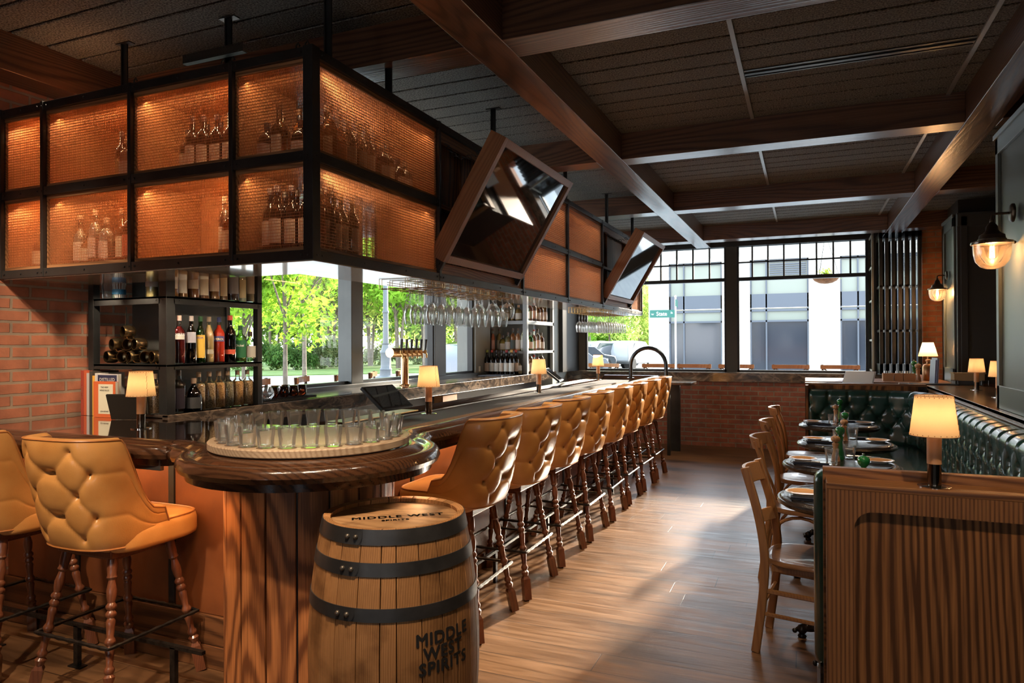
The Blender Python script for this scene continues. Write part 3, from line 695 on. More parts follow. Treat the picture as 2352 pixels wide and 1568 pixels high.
# foot rail on little posts
b = MB(); b.box(-4.03, -2.33, 2.17, 2.19, .185, .20); b.box(-1.80, -1.78, 2.75, 8.7, .185, .20)
for x in (-3.7, -3.11, -2.5): b.box(x-.014, x+.014, 2.17, 2.19, 0, .19); b.box(x-.04, x+.04, 2.16, 2.20, 0, .006)
for y in (3.0, 3.95, 4.9, 5.85, 6.8, 7.75, 8.6): b.box(-1.80, -1.78, y-.014, y+.014, 0, .19)
b.build('foot_rail', IRON, bar)
# LED strip below the overhang
strip('led_strip_light', (-3.2, 2.20, 1.005), 1.5, .02, 2.6, (math.radians(35), 0, 0))
strip('led_strip_light', (-1.84, 5.9, 1.005), .02, 5.6, 7, (0, math.radians(35), 0))
for a in (200, 235, 270, 305, 340, 375):
    A = math.radians(a); p = (-1.885+.46*math.cos(A), 2.325+.46*math.sin(A), 1.005)
    strip('led_strip_light', p, .22, .02, 1.3, (math.radians(-30), 0, A+PI/2+PI))
# hoop rail at the server station
b = MB(); pts = [(-1.93, 8.2, 1.07), (-1.93, 8.2, 1.18)]+[(-1.72-.21*math.cos(a), 8.2, 1.22+.21*math.sin(a)) for a in [PI*i/14 for i in range(15)]]+[(-1.51, 8.2, 1.18), (-1.51, 8.2, .9), (-1.60, 8.2, .82), (-1.70, 8.2, .82)]
b.tube(pts, .022, 12); b.lathe([(.045, 0), (.045, .008), (.024, .012)], (-1.93, 8.2, 1.068), 16)
tag(b.build('service_rail', mat('gunmetal_rail', (.06, .065, .07), .22, .8), smooth=50), 'dark metal hoop rail arching over the far end of the bar', 'rail')
b = MB(); b.box(-2.30, -1.62, 8.9, 9.3, .97, 1.02) if False else b.box(-1.95, -1.38, 9.25, 9.75, .93, .965)
tag(b.build('drink_shelf', STONE, bevel=.004), 'short dark drink shelf behind the last bar stool against the far wall', 'shelf')
b = MB(); b.box(-1.70, -1.66, 9.28, 9.32, 0, .93); b.box(-1.75, -1.6, 9.7, 9.76, 0, .93); b.build('leg', STEEL, bpy.data.objects['drink_shelf'])
# ---- back bar ----
bb = thing('back_bar', 'long back bar counter of dark veined stone below the left window wall', 'counter', (0, 0, 0))
b = MB(); b.box(-3.80, -3.29, 2.835, 8.95, 1.072, 1.092); b.box(-3.34, -3.285, 2.835, 8.95, .985, 1.092)
b.build('stone_top', STONE, bb, bevel=.005)
b = MB(); b.box(-3.80, -3.42, 2.9, 8.9, 0, 1.0); b.build('cabinet_body', MATS['bar_carcass'], bb)
b = MB(); b.box(-3.05, -2.98, 3.2, 8.6, .84, .90); b.box(-3.42, -3.0, 3.2, 8.6, .80, .84)
for y in (3.9, 4.6, 5.3, 6.0, 6.7, 7.4): b.box(-2.99, -2.975, y-.002, y+.002, .1, .84)
b.box(-3.0, -2.985, 3.2, 8.6, .1, .835); b.build('stainless_station', CHROME, bb, bevel=.003)
b = MB(); b.box(-2.75, -2.40, 3.3, 8.4, .86, .90); b.box(-2.75, -2.42, 3.3, 8.4, .3, .86); b.build('under_bar_station', CHROME, bb)
b = MB(); b.box(-3.40, -3.30, 6.05, 6.35, .88, .975); b.build('oak_box', OAKX, bb)
def monitor(nm, loc, rz, tilt, lab, s=1.0):
    r = thing(nm, lab, 'monitor', loc, rz); M = Matrix.Rotation(tilt, 4, 'X')
    b = MB(); b.box(-.17*s, .17*s, -.012, .012, 0, .24*s, M); b.build('casing', BLACK, r, bevel=.004)
    b = MB(); b.box(-.155*s, .155*s, -.014, -.0125, .015, .225*s, M); b.build('display', MIRROR, r)
    b = MB(); b.tube([(0, .02, -.12), (0, .02, .03)], .02, 8); b.lathe([(.07, -.13), (.07, -.12)], (0, .02, 0), 16); b.build('stand', BLACK, r)
monitor('pos_monitor', (-2.62, 4.15, 1.035), PI/2-.1, math.radians(-52), 'black point-of-sale monitor tilted back behind the near part of the bar')
monitor('pos_monitor', (-2.70, 7.9, 1.035), PI/2+.2, math.radians(-52), 'grey point-of-sale monitor tilted back behind the far end of the bar')
b = MB(); b.box(-2.34, -2.22, 3.0, 3.75, 1.071, 1.076); 
tag(b.build('service_mat', mat('brass_edge_mat', (.25, .2, .12), .35, .5)), 'thin metal drip mat on the bar top left of the second lamp', 'mat')
# ================= bar stools =================
def stool_back_mesh():
    b = MB(); nu, nv = 96, 64
    # plan curve: superellipse-like U opening towards +Y
    def plan(s, t):     # s in [-1,1] round the curve, t height 0..1
        hw = .222+.030*t; back = -.262-.098*t
        a = s*PI*.5; e = .62
        x = hw*math.copysign(abs(math.sin(a))**e, s); c = abs(math.cos(a))**e
        y = back*c
        k = max(0, abs(s)-.86)/.14
        return x, y+(.055*(1-t)+.0)*k+.02
    def top(s):
        a = abs(s); k = min(max((a-.74)/.26, 0), 1); k = k*k*(3-2*k)
        return 1.105-.010*math.cos(s*9)*0-.31*k+.004*math.cos(s*PI)
    def bot(s):
        a = abs(s); return .655+.012*(1-a)*0+(.035*max(0, a-.8)/.2)
    btn = [(-.30, .88), (.30, .88), (-.60, .88), (.60, .88), (-.45, .67), (0, .67), (.45, .67), (0, .88),
           (-.22, .47), (.22, .47), (-.62, .47), (.62, .47), (-.42, .27), (0, .27), (.42, .27), (-.2, .08), (.2, .08), (-.5, .08), (.5, .08)]
    btn = []
    rows = (.90, .70, .50, .30, .10)
    for r, v in enumerate(rows):
        for u in ((-.21, .21) if r % 2 == 0 else (-.42, 0, .42)): btn.append((u, v))
    seams = []
    for i, (u, v) in enumerate(btn):
        for (u2, v2) in btn[i+1:]:
            if abs(abs(v-v2)-.2) < .01 and abs(u-u2) < .3: seams.append((u, v, u2, v2))
    for v in (.70, .30): seams += [(.42, v, .98, v+.02), (-.42, v, -.98, v+.02)]
    def seg(px, py, s):
        ax, ay, bx, by = s; dx, dy = bx-ax, by-ay; L = dx*dx+dy*dy; t = max(0, min(1, ((px-ax)*dx+(py-ay)*dy)/L))
        return math.hypot((px-ax-t*dx), (py-ay-t*dy))
    def P(u, v, out):
        s = -1+2*u; x, y = plan(s, v); z = bot(s)+(top(s)-bot(s))*v
        # outward normal in plan
        x2, y2 = plan(min(1, s+.01), v); x1, y1 = plan(max(-1, s-.01), v)
        tx, ty = x2-x1, y2-y1; L = math.hypot(tx, ty) or 1; nx, ny = ty/L, -tx/L
        if out:
            us, vs_ = s, v
            d = .016*(1-abs(2*v-1)**6)*(1-abs(s)**8)
            for sm in seams:
                q = seg(us*1.0, vs_*1.0, sm)
                wdt = .026; 
                if q < .12: d -= (.009 if abs(sm[1]-sm[3]) > .1 else .004)*math.exp(-q/wdt)
            for (bu, bv) in btn:
                q = math.hypot(us-bu, vs_-bv)
                if q < .2: d -= .015*math.exp(-q/.045)
            return Vector((x+nx*d, y+ny*d, z))
        return Vector((x-nx*.045, y-ny*.045, z-.004*(v > .97)))
    b.grid(lambda u, v: P(u, v, True), nu, nv); b.grid(lambda u, v: P(u, v, False), 32, 12)
    # rim joining both skins
    m = 64
    def rim(path_o, path_i):
        vs = []; fs = []
        for i in range(m+1):
            o, q = path_o(i/m), path_i(i/m); mid = (o+q)/2
            vs += [o, mid+(mid-CEN(i/m))*0+up(i/m)*.010, q]
        for i in range(m): fs += [(i*3, i*3+1, i*3+4, i*3+3), (i*3+1, i*3+2, i*3+5, i*3+4)]
        b.add(vs, fs)
    CEN = lambda t: Vector((0, 0, 0))
    up = lambda t: Vector((0, 0, 1)); rim(lambda t: P(t, 1, True), lambda t: P(t, 1, False))
    up = lambda t: Vector((0, 0, -.3)); rim(lambda t: P(t, 0, True), lambda t: P(t, 0, False))
    up = lambda t: Vector((0, .6, 0)); rim(lambda t: P(0, t, True), lambda t: P(0, t, False)); rim(lambda t: P(1, t, True), lambda t: P(1, t, False))
    edge = [P(0, i/10, True) for i in range(11)]+[P(i/m, 1, True) for i in range(1, m+1)]+[P(1, 1-i/10, True) for i in range(1, 11)]+[P(1-i/m, 0, True) for i in range(1, m)]
    buttons = []
    for (bu, bv) in btn:
        p = P((bu+1)/2, bv, True); e1 = P((bu+1)/2+.02, bv, True)-p; n = Vector((e1.y, -e1.x, 0)).normalized()
        buttons.append((p, n))
    return b, edge, buttons
STOOL_GRP = 'tan leather bar stools along the bar'
def make_stool(label):
    t = thing('bar_stool', label, 'bar stool', (0, 0, 0), 0, STOOL_GRP)
    b, edge, btns = stool_back_mesh(); b.build('backrest', TAN, t, smooth=60)
    b = MB(); b.tube(edge, .0045, 5, closed=True); b.build('piping', TANPIPE, t, smooth=60)
    b = MB()
    for p, n in btns: b.ball(p+n*.002, .0085, 8, .8)
    b.build('button', TANPIPE, t, smooth=60)
    # seat cushion
    def seat(u, v):
        a = u*2*PI; e = .45; cx = math.copysign(abs(math.cos(a))**e, math.cos(a)); sy = math.copysign(abs(math.sin(a))**e, math.sin(a))
        rr = [(1.0*.93, .628), (.985, .636), (1.0, .652), (1.0, .700), (.985, .720), (.93, .732), (.7, .742), (.35, .746), (.001, .747)]
        k = v*8; i = min(int(k), 7); f = k-i; r = rr[i][0]*(1-f)+rr[i+1][0]*f; z = rr[i][1]*(1-f)+rr[i+1][1]*f
        return Vector((cx*.238*r, .045+sy*.222*r, z))
    b = MB(); b.grid(seat, 48, 8, cu=True); b.build('seat', TAN, t, smooth=50)
    b = MB(); b.tube([seat(i/48, .56)+Vector((0, 0, .004)) for i in range(48)], .004, 5, closed=True); b.build('piping', TANPIPE, t, smooth=60)
    # apron
    b = MB(); b.box(-.165, .165, -.165, .165, .605, .652); b.box(-.13, .13, -.13, .13, .585, .605); b.build('apron', LEGW, t, bevel=.006)
    prof = [(.017, 0), (.022, .0), (.024, .01)]
    tp = [(.016, .135), (.021, .15), (.0225, .158), (.014, .168), (.0185, .176), (.0205, .184), (.018, .192), (.0125, .20), (.0155, .235), (.0185, .262), (.013, .275), (.0205, .285), (.022, .293), (.018, .302), (.0135, .31), (.0165, .35), (.0185, .37), (.013, .382), (.021, .393), (.021, .401), (.013, .412), (.021, .423), (.021, .431), (.0135, .442),
          (.0185, .465), (.0205, .49), (.0155, .515), (.0125, .53), (.021, .541), (.0175, .552), (.0205, .575), (.021, .60), (.018, .625)]
    for sx in (-1, 1):
        for sy in (-1, 1):
            top = Vector((sx*.135, sy*.135, .63)); ft = Vector((sx*.232, sy*.232, 0)); ax = (top-ft).normalized()
            M = Matrix.Translation(ft) @ Matrix((ax.cross(Vector((-sx*.7, sy*.7, 0)).normalized()).normalized(), Vector((0, 0, 1)), ax)).transposed().to_4x4() if False else Matrix.Translation(ft) @ ax.to_track_quat('Z', 'Y').to_matrix().to_4x4()
            b = MB(); b.lathe(tp, (0, 0, 0), 14, M)
            b.prism([(-.021, -.021), (.021, -.021), (.021, .021), (-.021, .021)], .004, .118, M); b.lathe([(.0297, .118), (.016, .138)], (0, 0, 0), 4, M @ Matrix.Rotation(PI/4, 4, 'Z'), cap=False)
            b.build('leg', LEGW, t, smooth=40)
    q = .222
    pts = []
    for (x0, y0), (x1, y1) in zip(((-q, -q), (q, -q), (q, q), (-q, q)), ((q, -q), (q, q), (-q, q), (-q, -q))):
        for i in range(14): pts.append((x0+(x1-x0)*i/14, y0+(y1-y0)*i/14, .272))
    b = MB(); rr = [.0085+.0016*((i % 2)*2-1) for i in range(len(pts))]
    b.tube(pts, rr, 6, closed=True); b.build('foot_ring', IRON, t, smooth=30)
    return t
s0 = make_stool('tan tufted leather bar stool at the left arm of the bar, nearest the camera')
s0.location = (-2.785, 2.145, 0)
dup(s0, (-3.50, 2.145, 0), 0, 'tan tufted leather bar stool cut by the left edge of the photo')
for i in range(8):
    dup(s0, (-1.728+random.uniform(-.006, .006), 3.33+.6385*i, 0), PI/2+random.uniform(-.02, .02), 'tan tufted leather bar stool on the aisle side, %s counted from the whiskey barrel' % ORD[i])
# ================= whiskey barrel =================
BX, BY = -1.315, 2.06
wb = thing('whiskey_barrel', 'oak whiskey barrel with black hoops standing in front of the rounded bar corner', 'barrel', (BX, BY, 0), math.radians(0))
def br(z):          # barrel radius at height z
    t = (z-.4525)/.4525; return .291-.052*t*t
NS = 26
b = MB(); random.seed(3)
cuts = [0]
while len(cuts) < NS: cuts.append(cuts[-1]+random.uniform(.7, 1.3))
tot = cuts[-1]+1; cuts = [c/tot*2*PI for c in cuts]+[2*PI]
for a0, a1 in zip(cuts[:-1], cuts[1:]):
    nz = 18; vs = []; g = .0014
    for j in range(nz+1):
        z = .905*j/nz; r = br(z)
        for i in range(4): a = a0+g/r+(a1-a0-2*g/r)*i/3; vs.append((r*math.cos(a), r*math.sin(a), z))
        for i in range(4): a = a1-g/r-(a1-a0-2*g/r)*i/3; vs.append(((r-.024)*math.cos(a), (r-.024)*math.sin(a), z-(.004 if j == nz else 0)))
    fs = [(j*8+i, j*8+(i+1) % 8, (j+1)*8+(i+1) % 8, (j+1)*8+i) for j in range(nz) for i in range(8)]+[tuple(range(8))[::-1], tuple(nz*8+i for i in range(8))]
    b.add(vs, fs)
def barrel_mat():
    m = MATS['barrel_oak']; t = NT(m)
    src = t.b.inputs['Base Color'].links[0].from_socket
    tc = t.new('ShaderNodeTexCoord'); sp = t.new('ShaderNodeSeparateXYZ'); t.link(tc.outputs['Object'], sp.inputs[0])
    at = t.new('ShaderNodeMath', operation='ARCTAN2'); t.link(sp.outputs[1], at.inputs[0]); t.link(sp.outputs[0], at.inputs[1])
    sn = t.new('ShaderNodeMath', operation='MULTIPLY'); t.link(at.outputs[0], sn.inputs[0]); sn.inputs[1].default_value = NS/(2*PI)
    fl = t.new('ShaderNodeMath', operation='FLOOR'); t.link(sn.outputs[0], fl.inputs[0])
    wn_ = t.new('ShaderNodeTexWhiteNoise', noise_dimensions='1D'); t.link(fl.outputs[0], wn_.inputs['W'])
    c = t.ramp(wn_.outputs['Value'], [(0, (.68, .66, .62)), (1, (1.15, 1.12, 1.08))])
    nz = t.new('ShaderNodeTexNoise'); nz.inputs['Scale'].default_value = 6; nz.inputs['Detail'].default_value = 7; t.link(tc.outputs['Object'], nz.inputs['Vector'])
    st = t.ramp(nz.outputs['Fac'], [(.33, (.50, .47, .44)), (.47, (1, 1, 1))])
    t.link(t.mix(1, t.mix(1, src, c, 'MULTIPLY'), st, 'MULTIPLY'), t.b.inputs['Base Color'])
barrel_mat()
b.build('stave', BARRELW, wb, bevel=.0015, smooth=40)
b = MB(); b.lathe([(.0001, .886), (.222, .886), (.2225, .862), (.0001, .862)], (0, 0, 0), 64, cap=False)
def head_mat():
    m = MATS['barrel_head_oak']; t = NT(m); src = t.b.inputs['Base Color'].links[0].from_socket; co = t.coords()
    nz = t.new('ShaderNodeTexNoise'); nz.inputs['Scale'].default_value = 7; nz.inputs['Detail'].default_value = 6; t.link(co, nz.inputs['Vector'])
    st = t.ramp(nz.outputs['Fac'], [(.36, (.40, .36, .33)), (.5, (1, 1, 1))]); t.link(t.mix(1, src, st, 'MULTIPLY'), t.b.inputs['Base Color'])
head_mat(); b.build('head', BARRELT, wb)
for z0, z1, tag_a in ((.857, .903, 256), (.764, .805, 255), (.631, .671, 254), (.234, .274, 254), (.10, .141, 255), (.002, .048, 256)):
    b = MB(); n = 5; pr = [(br(z0+(z1-z0)*i/n)+.0028, z0+(z1-z0)*i/n) for i in range(n+1)]+[(br(z1)-.002, z1), (br(z0)-.002, z0)]
    b.lathe(pr, (0, 0, 0), 72, cap=False)
    A = math.radians(tag_a); vs = []
    for j in range(5):
        for i in range(9):
            a = A+(i/8)*.40; z = z0+(z1-z0)*j/4
            k = .0 if i < 8 else -.05*(abs(j-2)/2)**2*1
            vs.append(((br(z)+.0056)*math.cos(a+k), (br(z)+.0056)*math.sin(a+k), z))
    b.add(vs, [(j*9+i, j*9+i+1, (j+1)*9+i+1, (j+1)*9+i) for j in range(4) for i in range(8)])
    hp = b.build('hoop', HOOP, wb, smooth=35)
    b = MB()
    for da in (.19, .31):
        zc = (z0+z1)/2; r = br(zc)+.007; b.ball((r*math.cos(A+da), r*math.sin(A+da), zc), .0085, 10, 1)
    b.build('rivet', RIVET, hp, smooth=60)
b = MB()
def on_barrel(a0, zc):
    def f(x, y):
        z = zc+y; r = br(z)+.0012; a = a0+x/.285; return Vector((r*math.cos(a), r*math.sin(a), z))
    return f
ang = math.radians(-25)
for s, zc, dx in (('MIDDLE', .548, 0), ('WEST', .503, -.01), ('SPIRITS', .458, 0)):
    text_mb(b, s, .053, on_barrel(ang+dx, zc), .0020, spacing=1.10)
b.build('stencil_lettering', INK, wb)
b = MB(); th = math.radians(30)
def on_head(cx, cy, rot):
    def f(x, y): return Vector((cx+x*math.cos(rot)-y*math.sin(rot), cy+x*math.sin(rot)+y*math.cos(rot), .8872))
    return f
R_ = math.radians(36)
def arc_text(s, R, size, a_mid, adv):
    for i, ch in enumerate(s):
        if ch == ' ': continue
        a = a_mid-(i-(len(s)-1)/2)*adv
        text_mb(b, ch, size, (lambda A: (lambda x, y: Vector((math.cos(A)*(R+y)+math.sin(A)*x, math.sin(A)*(R+y)-math.cos(A)*x, .8872))))(a), .001)
text_mb(b, 'MIDDLE WEST', .044, on_head(.02, -.01, R_), .0014, spacing=1.15)
text_mb(b, 'SPIRITS', .026, on_head(.035, -.05, R_), .001, spacing=1.15)
b.build('stamp_lettering', INK, wb)
# ================= small table lamps =================
def shade_mat():
    m = bpy.data.materials.new('parchment_shade'); m.use_nodes = True; t = NT(m); t.n.remove(t.b); out = t.n['Material Output']
    d = t.new('ShaderNodeBsdfDiffuse'); d.inputs[0].default_value = (.82, .66, .45, 1); tr = t.new('ShaderNodeBsdfTranslucent'); tr.inputs[0].default_value = (.93, .68, .40, 1)
    mx = t.new('ShaderNodeMixShader'); mx.inputs[0].default_value = .62; t.link(d.outputs[0], mx.inputs[1]); t.link(tr.outputs[0], mx.inputs[2]); t.link(mx.outputs[0], out.inputs[0]); return m
SHADE = shade_mat(); STEM = mat('leather_wrapped_stem', (.60, .29, .13), .45); BULB = mat('frosted_bulb', (1, .9, .7), .5, emis=(1, .66, .32), es=6)
def lamp(loc, label, watt=.30, sc=1.0):
    r = thing('table_lamp', label, 'lamp', loc, 0, None); r.scale = (sc,)*3
    b = MB(); b.lathe([(.047, 0), (.047, .003), (.030, .0055), (.0195, .006)], (0, 0, 0), 32); b.build('base', NICKEL, r, smooth=40)
    b = MB(); b.lathe([(.0195, .005), (.0195, .072)], (0, 0, 0), 24); b.build('lower_stem', mat('dark_nickel', (.20, .17, .14), .15, 1), r, smooth=40)
    b = MB(); b.lathe([(.0205, .072), (.0205, .168), (.012, .172), (.012, .20)], (0, 0, 0), 24); b.build('upper_stem', STEM, r, smooth=40)
    b = MB(); b.lathe([(.0675, .160), (.0525, .283)], (0, 0, 0), 40, cap=False); sh = b.build('lamp_shade', SHADE, r, smooth=60)
    b = MB()
    for i in range(26):
        a = 2*PI*i/26
        for rr, z in ((.0680, .164), (.0532, .279)): b.ball((rr*math.cos(a), rr*math.sin(a), z), .0016, 6)
    b.tube([(.0677*math.cos(2*PI*i/40), .0677*math.sin(2*PI*i/40), .160) for i in range(40)], .0010, 4, closed=True)
    b.tube([(.0527*math.cos(2*PI*i/40), .0527*math.sin(2*PI*i/40), .283) for i in range(40)], .0010, 4, closed=True)
    for k in range(7): z = .164+.115*k/7; a = -.3+.03*(k % 2); rr = .0677-.0152*(z-.16)/.123; b.tube([(rr*math.cos(a), rr*math.sin(a), z), (rr*math.cos(a+.05)*.99, rr*math.sin(a+.05)*.99, z+.016)], .0008, 4)
    b.build('stitching', TANPIPE, sh)
    b = MB(); b.ball((0, 0, .222), .012, 10); b.build('bulb', BULB, r, smooth=60)
    l = light('lamp_bulb_light', 'POINT', (loc[0], loc[1], loc[2]+.222*sc), watt, LAMPC, shadow_soft_size=.014)
    return r
lamp((-3.04, 2.46, 1.071), 'small table lamp on the left arm of the bar beside the books')
lamp((-2.06, 3.60, 1.071), 'small table lamp on the bar just behind the tray of glasses')
lamp((-2.07, 5.47, 1.071), 'small table lamp midway along the bar in front of the wine bottles')
lamp((-2.19, 7.70, 1.071), 'small table lamp near the hoop rail at the far end of the bar')
lamp((.366, 2.505, 1.031), 'large looking table lamp on the oak partition ledge at the right')
lamp((1.411, 7.38, 1.051), 'small table lamp on the ledge in front of the wooden wine crate')
lamp((1.378, 6.45, 1.051), 'small table lamp half hidden by the grey-green panelled pillar')
# ================= partition =================
pt = thing('oak_partition', 'oak screen with arched recessed panel at the end of the green banquette', 'partition', (0, 0, 0))
x0 = .058; xe = 2.38
b = MB(); R = .055; cx, cz = .138+R, .948-R
frame = [(x0, 0), (.138, 0), (.138, cz)]+[(cx-R*math.cos(a), cz+R*math.sin(a)) for a in [PI/2*i/8 for i in range(9)]]+[(xe, .948), (xe, 1.012), (x0, 1.012)]
vs = [(x, 2.45, z) for x, z in frame]+[(x, 2.474, z) for x, z in frame]; n = len(frame)
b.add(vs, [tuple(range(n)), tuple(range(n, 2*n))[::-1]]+[(i, (i+1) % n, n+(i+1) % n, n+i) for i in range(n)]); b.build('face_frame', wood('partition_frame_oak', (.32, .135, .046), (.13, .05, .018), 'Z', 4, .45, .25, .03, (.3, .75), ring=30, dist=.03, off=(1.4, -1.8, 0), spec=.25), pt)
b = MB(); b.box(x0+.03, xe, 2.472, 2.482, .02, .99); b.build('recessed_panel', PARTZ, pt)
b = MB(); b.box(x0, xe, 2.449, 2.575, 1.012, 1.031); b.build('ledge', PARTX, pt, bevel=.002)
b = MB(); b.box(x0-.008, xe, 2.568, 2.602, 0, 1.062); b.box(x0, xe, 2.482, 2.568, 0, 1.012); b.build('back_board', PARTX, pt, bevel=.002)
# ================= green banquette =================
bq = thing('banquette', 'dark green buttoned leather banquette wrapping the four small round tables', 'banquette', (0, 0, 0))
FX, FY, RQ = 1.00, 7.80, .34       # back faces: x = FX (right), y = FY (far)
def path(s):    # arc length from the far left end round the corner to the near end
    L1 = FX-RQ-.02; La = RQ*PI/2
    if s < L1: return Vector((.02+s, FY)), Vector((0, -1))
    if s < L1+La: a = (s-L1)/RQ; c = Vector((FX-RQ, FY-RQ)); d = Vector((math.sin(a), math.cos(a))); return c+d*RQ, -d
    return Vector((FX, FY-RQ-(s-L1-La))), Vector((-1, 0))
L1 = FX-RQ-.02; La = RQ*PI/2; LT = L1+La+(FY-RQ-2.78)
def tuft(nm, par, s0, s1, z0, z1, step, pitch=.185):
    b = MB(); nu = int((s1-s0)/step); nv = 40
    rows = [z1-.155, z1-.275, z1-.395]
    def dep(s, z):
        d = 0; best = 1e9; h = .034
        for r, zr in enumerate(rows):
            off = (r % 2)*.5; k = round(s/pitch-off)
            for kk in (k-1, k, k+1):
                su = (kk+off)*pitch; q = math.hypot(s-su, z-zr)
                if q < .16: d = max(d, .036*math.exp(-(q/.026)**2)+.012*math.exp(-(q/.06)**2))
                # diagonal seams to the next row
                if r < 2:
                    for sg in (-.5, .5):
                        ax, az, bx, bz = su, zr, su+sg*pitch, rows[r+1]; dx, dz = bx-ax, bz-az; L = dx*dx+dz*dz
                        t = max(0, min(1, ((s-ax)*dx+(z-az)*dz)/L)); q2 = math.hypot(s-ax-t*dx, z-az-t*dz)
                        if q2 < .07: d = max(d, .020*math.exp(-(q2/.014)**2))
                if r == 0 and z > zr: q3 = abs(s-su); d = max(d, .020*math.exp(-(q3/.016)**2)*(1 if True else 0))
                if r == 2 and z < zr: q3 = abs(s-su); d = max(d, .016*math.exp(-(q3/.016)**2))
                # pulled pleats fanning from the buttons
                if q < .10 and q > .012:
                    an = math.atan2(z-zr, s-su); d += .0016*math.cos(an*11+su*9)*.15*math.exp(-(q/.055)**2)
        return h-d
    def P(u, v):
        s = s0+(s1-s0)*u; p, n = path(s); z = z0+(z1-z0)*v
        top = max(0, (z-(z1-.07))/.07); bot = max(0, (z0+.05-z)/.05)
        o = dep(s, z)-.085*(1-math.sqrt(max(0, 1-top*top)))*1.1-.03*bot*bot-.035*max(0, (.03-s)/.03)**2
        return Vector((p.x+n.x*o, p.y+n.y*o, z-.0*top))
    b.grid(P, nu, nv)
    tp = [P(i/nu, 1) for i in range(nu+1)]
    bk = []
    for i in range(nu+1): p, n_ = path(s0+(s1-s0)*i/nu); bk.append(Vector((p.x-n_.x*.10, p.y-n_.y*.10, z1-.004)))
    vs = tp+bk; b.add(vs, [(i, i+1, nu+2+i, nu+1+i) for i in range(nu)])
    o = b.build(nm, GREEN, par, smooth=70)
    bb_ = MB(); k = 0
    for r, zr in enumerate(rows):
        off = (r % 2)*.5; j = 0
        while True:
            s = (j+off)*pitch; j += 1
            if s < s0+.03: continue
            if s > s1-.03: break
            p, n_ = path(s); q = dep(s, zr)+.004; bb_.ball((p.x+n_.x*q, p.y+n_.y*q, zr), .0095, 8)
    bb_.build('button', GREEN, o, smooth=60)
    return o
tuft('backrest', bq, 0, LT, .47, 1.005, .011)
# seat: right run, far run
def cushion(nm, x0, x1, y0, y1, z0, z1, m, par, r=.03):
    b = MB(); b.box(x0, x1, y0, y1, z0, z1); return b.build(nm, m, par, bevel=r, seg=4, smooth=50)
cushion('seat', .50, 1.01, 2.70, 7.80, .37, .475, GREEN, bq); cushion('seat', .02, 1.0, 7.28, 7.80, .371, .476, GREEN, bq)
cushion('seat', .065, .55, 2.74, 3.10, .371, .474, GREEN, bq)
cushion('end_backrest', .022, .99, 2.615, 2.745, .36, 1.035, GREEN, bq, .04)
b = MB(); b.box(.55, 1.1, 2.7, 7.85, .06, .372); b.box(.06, 1.0, 7.33, 7.85, .06, .372); b.box(.04, .5, 2.615, 3.05, .03, .37); b.build('plinth', DARKTAB, bq)
b = MB(); b.box(-.005, .02, 7.8, 7.90, .3, 1.045); b.box(-.005, 1.02, 7.90, 7.93, 0, 1.045); b.box(-.005, .02, 7.30, 7.90, 0, .34); b.build('end_board', PARTZ, bq)
b = MB(); b.box(.03, .054, 2.62, 2.66, 0, .36); b.build('leg', CHROME, bq)
# ledge behind the banquette and service counter
b = MB(); b.box(1.10, 2.38, 5.45, 7.92, 1.028, 1.051); b.box(1.10, 1.145, 2.61, 5.45, 1.028, 1.051); b.box(1.10, 1.12, 2.61, 7.92, 1.008, 1.052)
lg = tag(b.build('banquette_ledge', wood('ledge_oak', (.26, .125, .055), (.15, .065, .028), 'Y', 3, .22, .1, .05), bevel=.002), 'polished brown ledge running behind the green banquette to the panelled pillar', 'shelf')
b = MB(); b.box(1.112, 1.145, 2.62, 7.92, .0, 1.028); b.box(1.145, 2.38, 5.46, 7.92, 0, 1.028); b.build('ledge_body', PARTX, lg)
sv = thing('service_counter', 'oak capped service counter behind the far green banquette back', 'counter', (0, 0, 0))
b = MB(); b.box(-.01, 1.10, 7.93, 8.06, 1.040, 1.062); b.box(1.10, 2.38, 7.925, 8.52, 1.028, 1.051); b.box(-.01, 1.44, 8.52, 9.4, 1.028, 1.05); b.build('top', PARTX, sv, bevel=.002)
b = MB(); b.box(-.01, 1.1, 7.932, 8.05, 0, 1.04); b.box(.7, 1.45, 8.7, 9.4, 0, 1.03); b.box(.0, 1.45, 8.06, 8.8, .3, 1.01); b.build('body', DARKTAB, sv)
# ================= tables =================
TABS = [(.200, 3.66), (.195, 4.70), (.270, 5.70), (.270, 6.93)]
def make_table(label):
    t = thing('round_table', label, 'table', (0, 0, 0), 0, 'small round dining tables')
    b = MB(); b.lathe([(.0001, .748), (.270, .748), (.276, .750), (.284, .746), (.292, .749), (.305, .749), (.318, .742), (.324, .735), (.332, .735), (.337, .728), (.334, .716), (.322, .712), (.318, .706), (.29, .704), (.0001, .704)], (0, 0, 0), 72, cap=False)
    b.build('tabletop', DARKTAB, t, smooth=30)
    b = MB(); b.lathe([(.12, .70), (.12, .69), (.035, .675), (.028, .60), (.040, .56), (.030, .50), (.030, .30), (.042, .24), (.05, .18), (.036, .14), (.06, .10)], (0, 0, 0), 20); b.build('pedestal', IRON, t, smooth=40)
    for k in range(4):
        a = PI/4+PI/2*k+.25; b = MB(); c, s = math.cos(a), math.sin(a)
        pts = [(.03, .16), (.09, .15), (.15, .10), (.20, .065), (.25, .055)]; b.tube([(c*r, s*r, z) for r, z in chaikin(pts, 2)], .02, 8)
        b.ball((c*.262, s*.262, .042), .026, 10); b.ball((c*.235, s*.235, .062), .022, 8)
        for q in (-.028, 0, .028): b.ball((c*.285-s*q, s*.285+c*q, .034), .013, 8)
        b.lathe([(.018, 0), (.022, .006), (.016, .018)], (c*.262, s*.262, 0), 12); b.build('claw_foot', IRON, t, smooth=60)
    return t
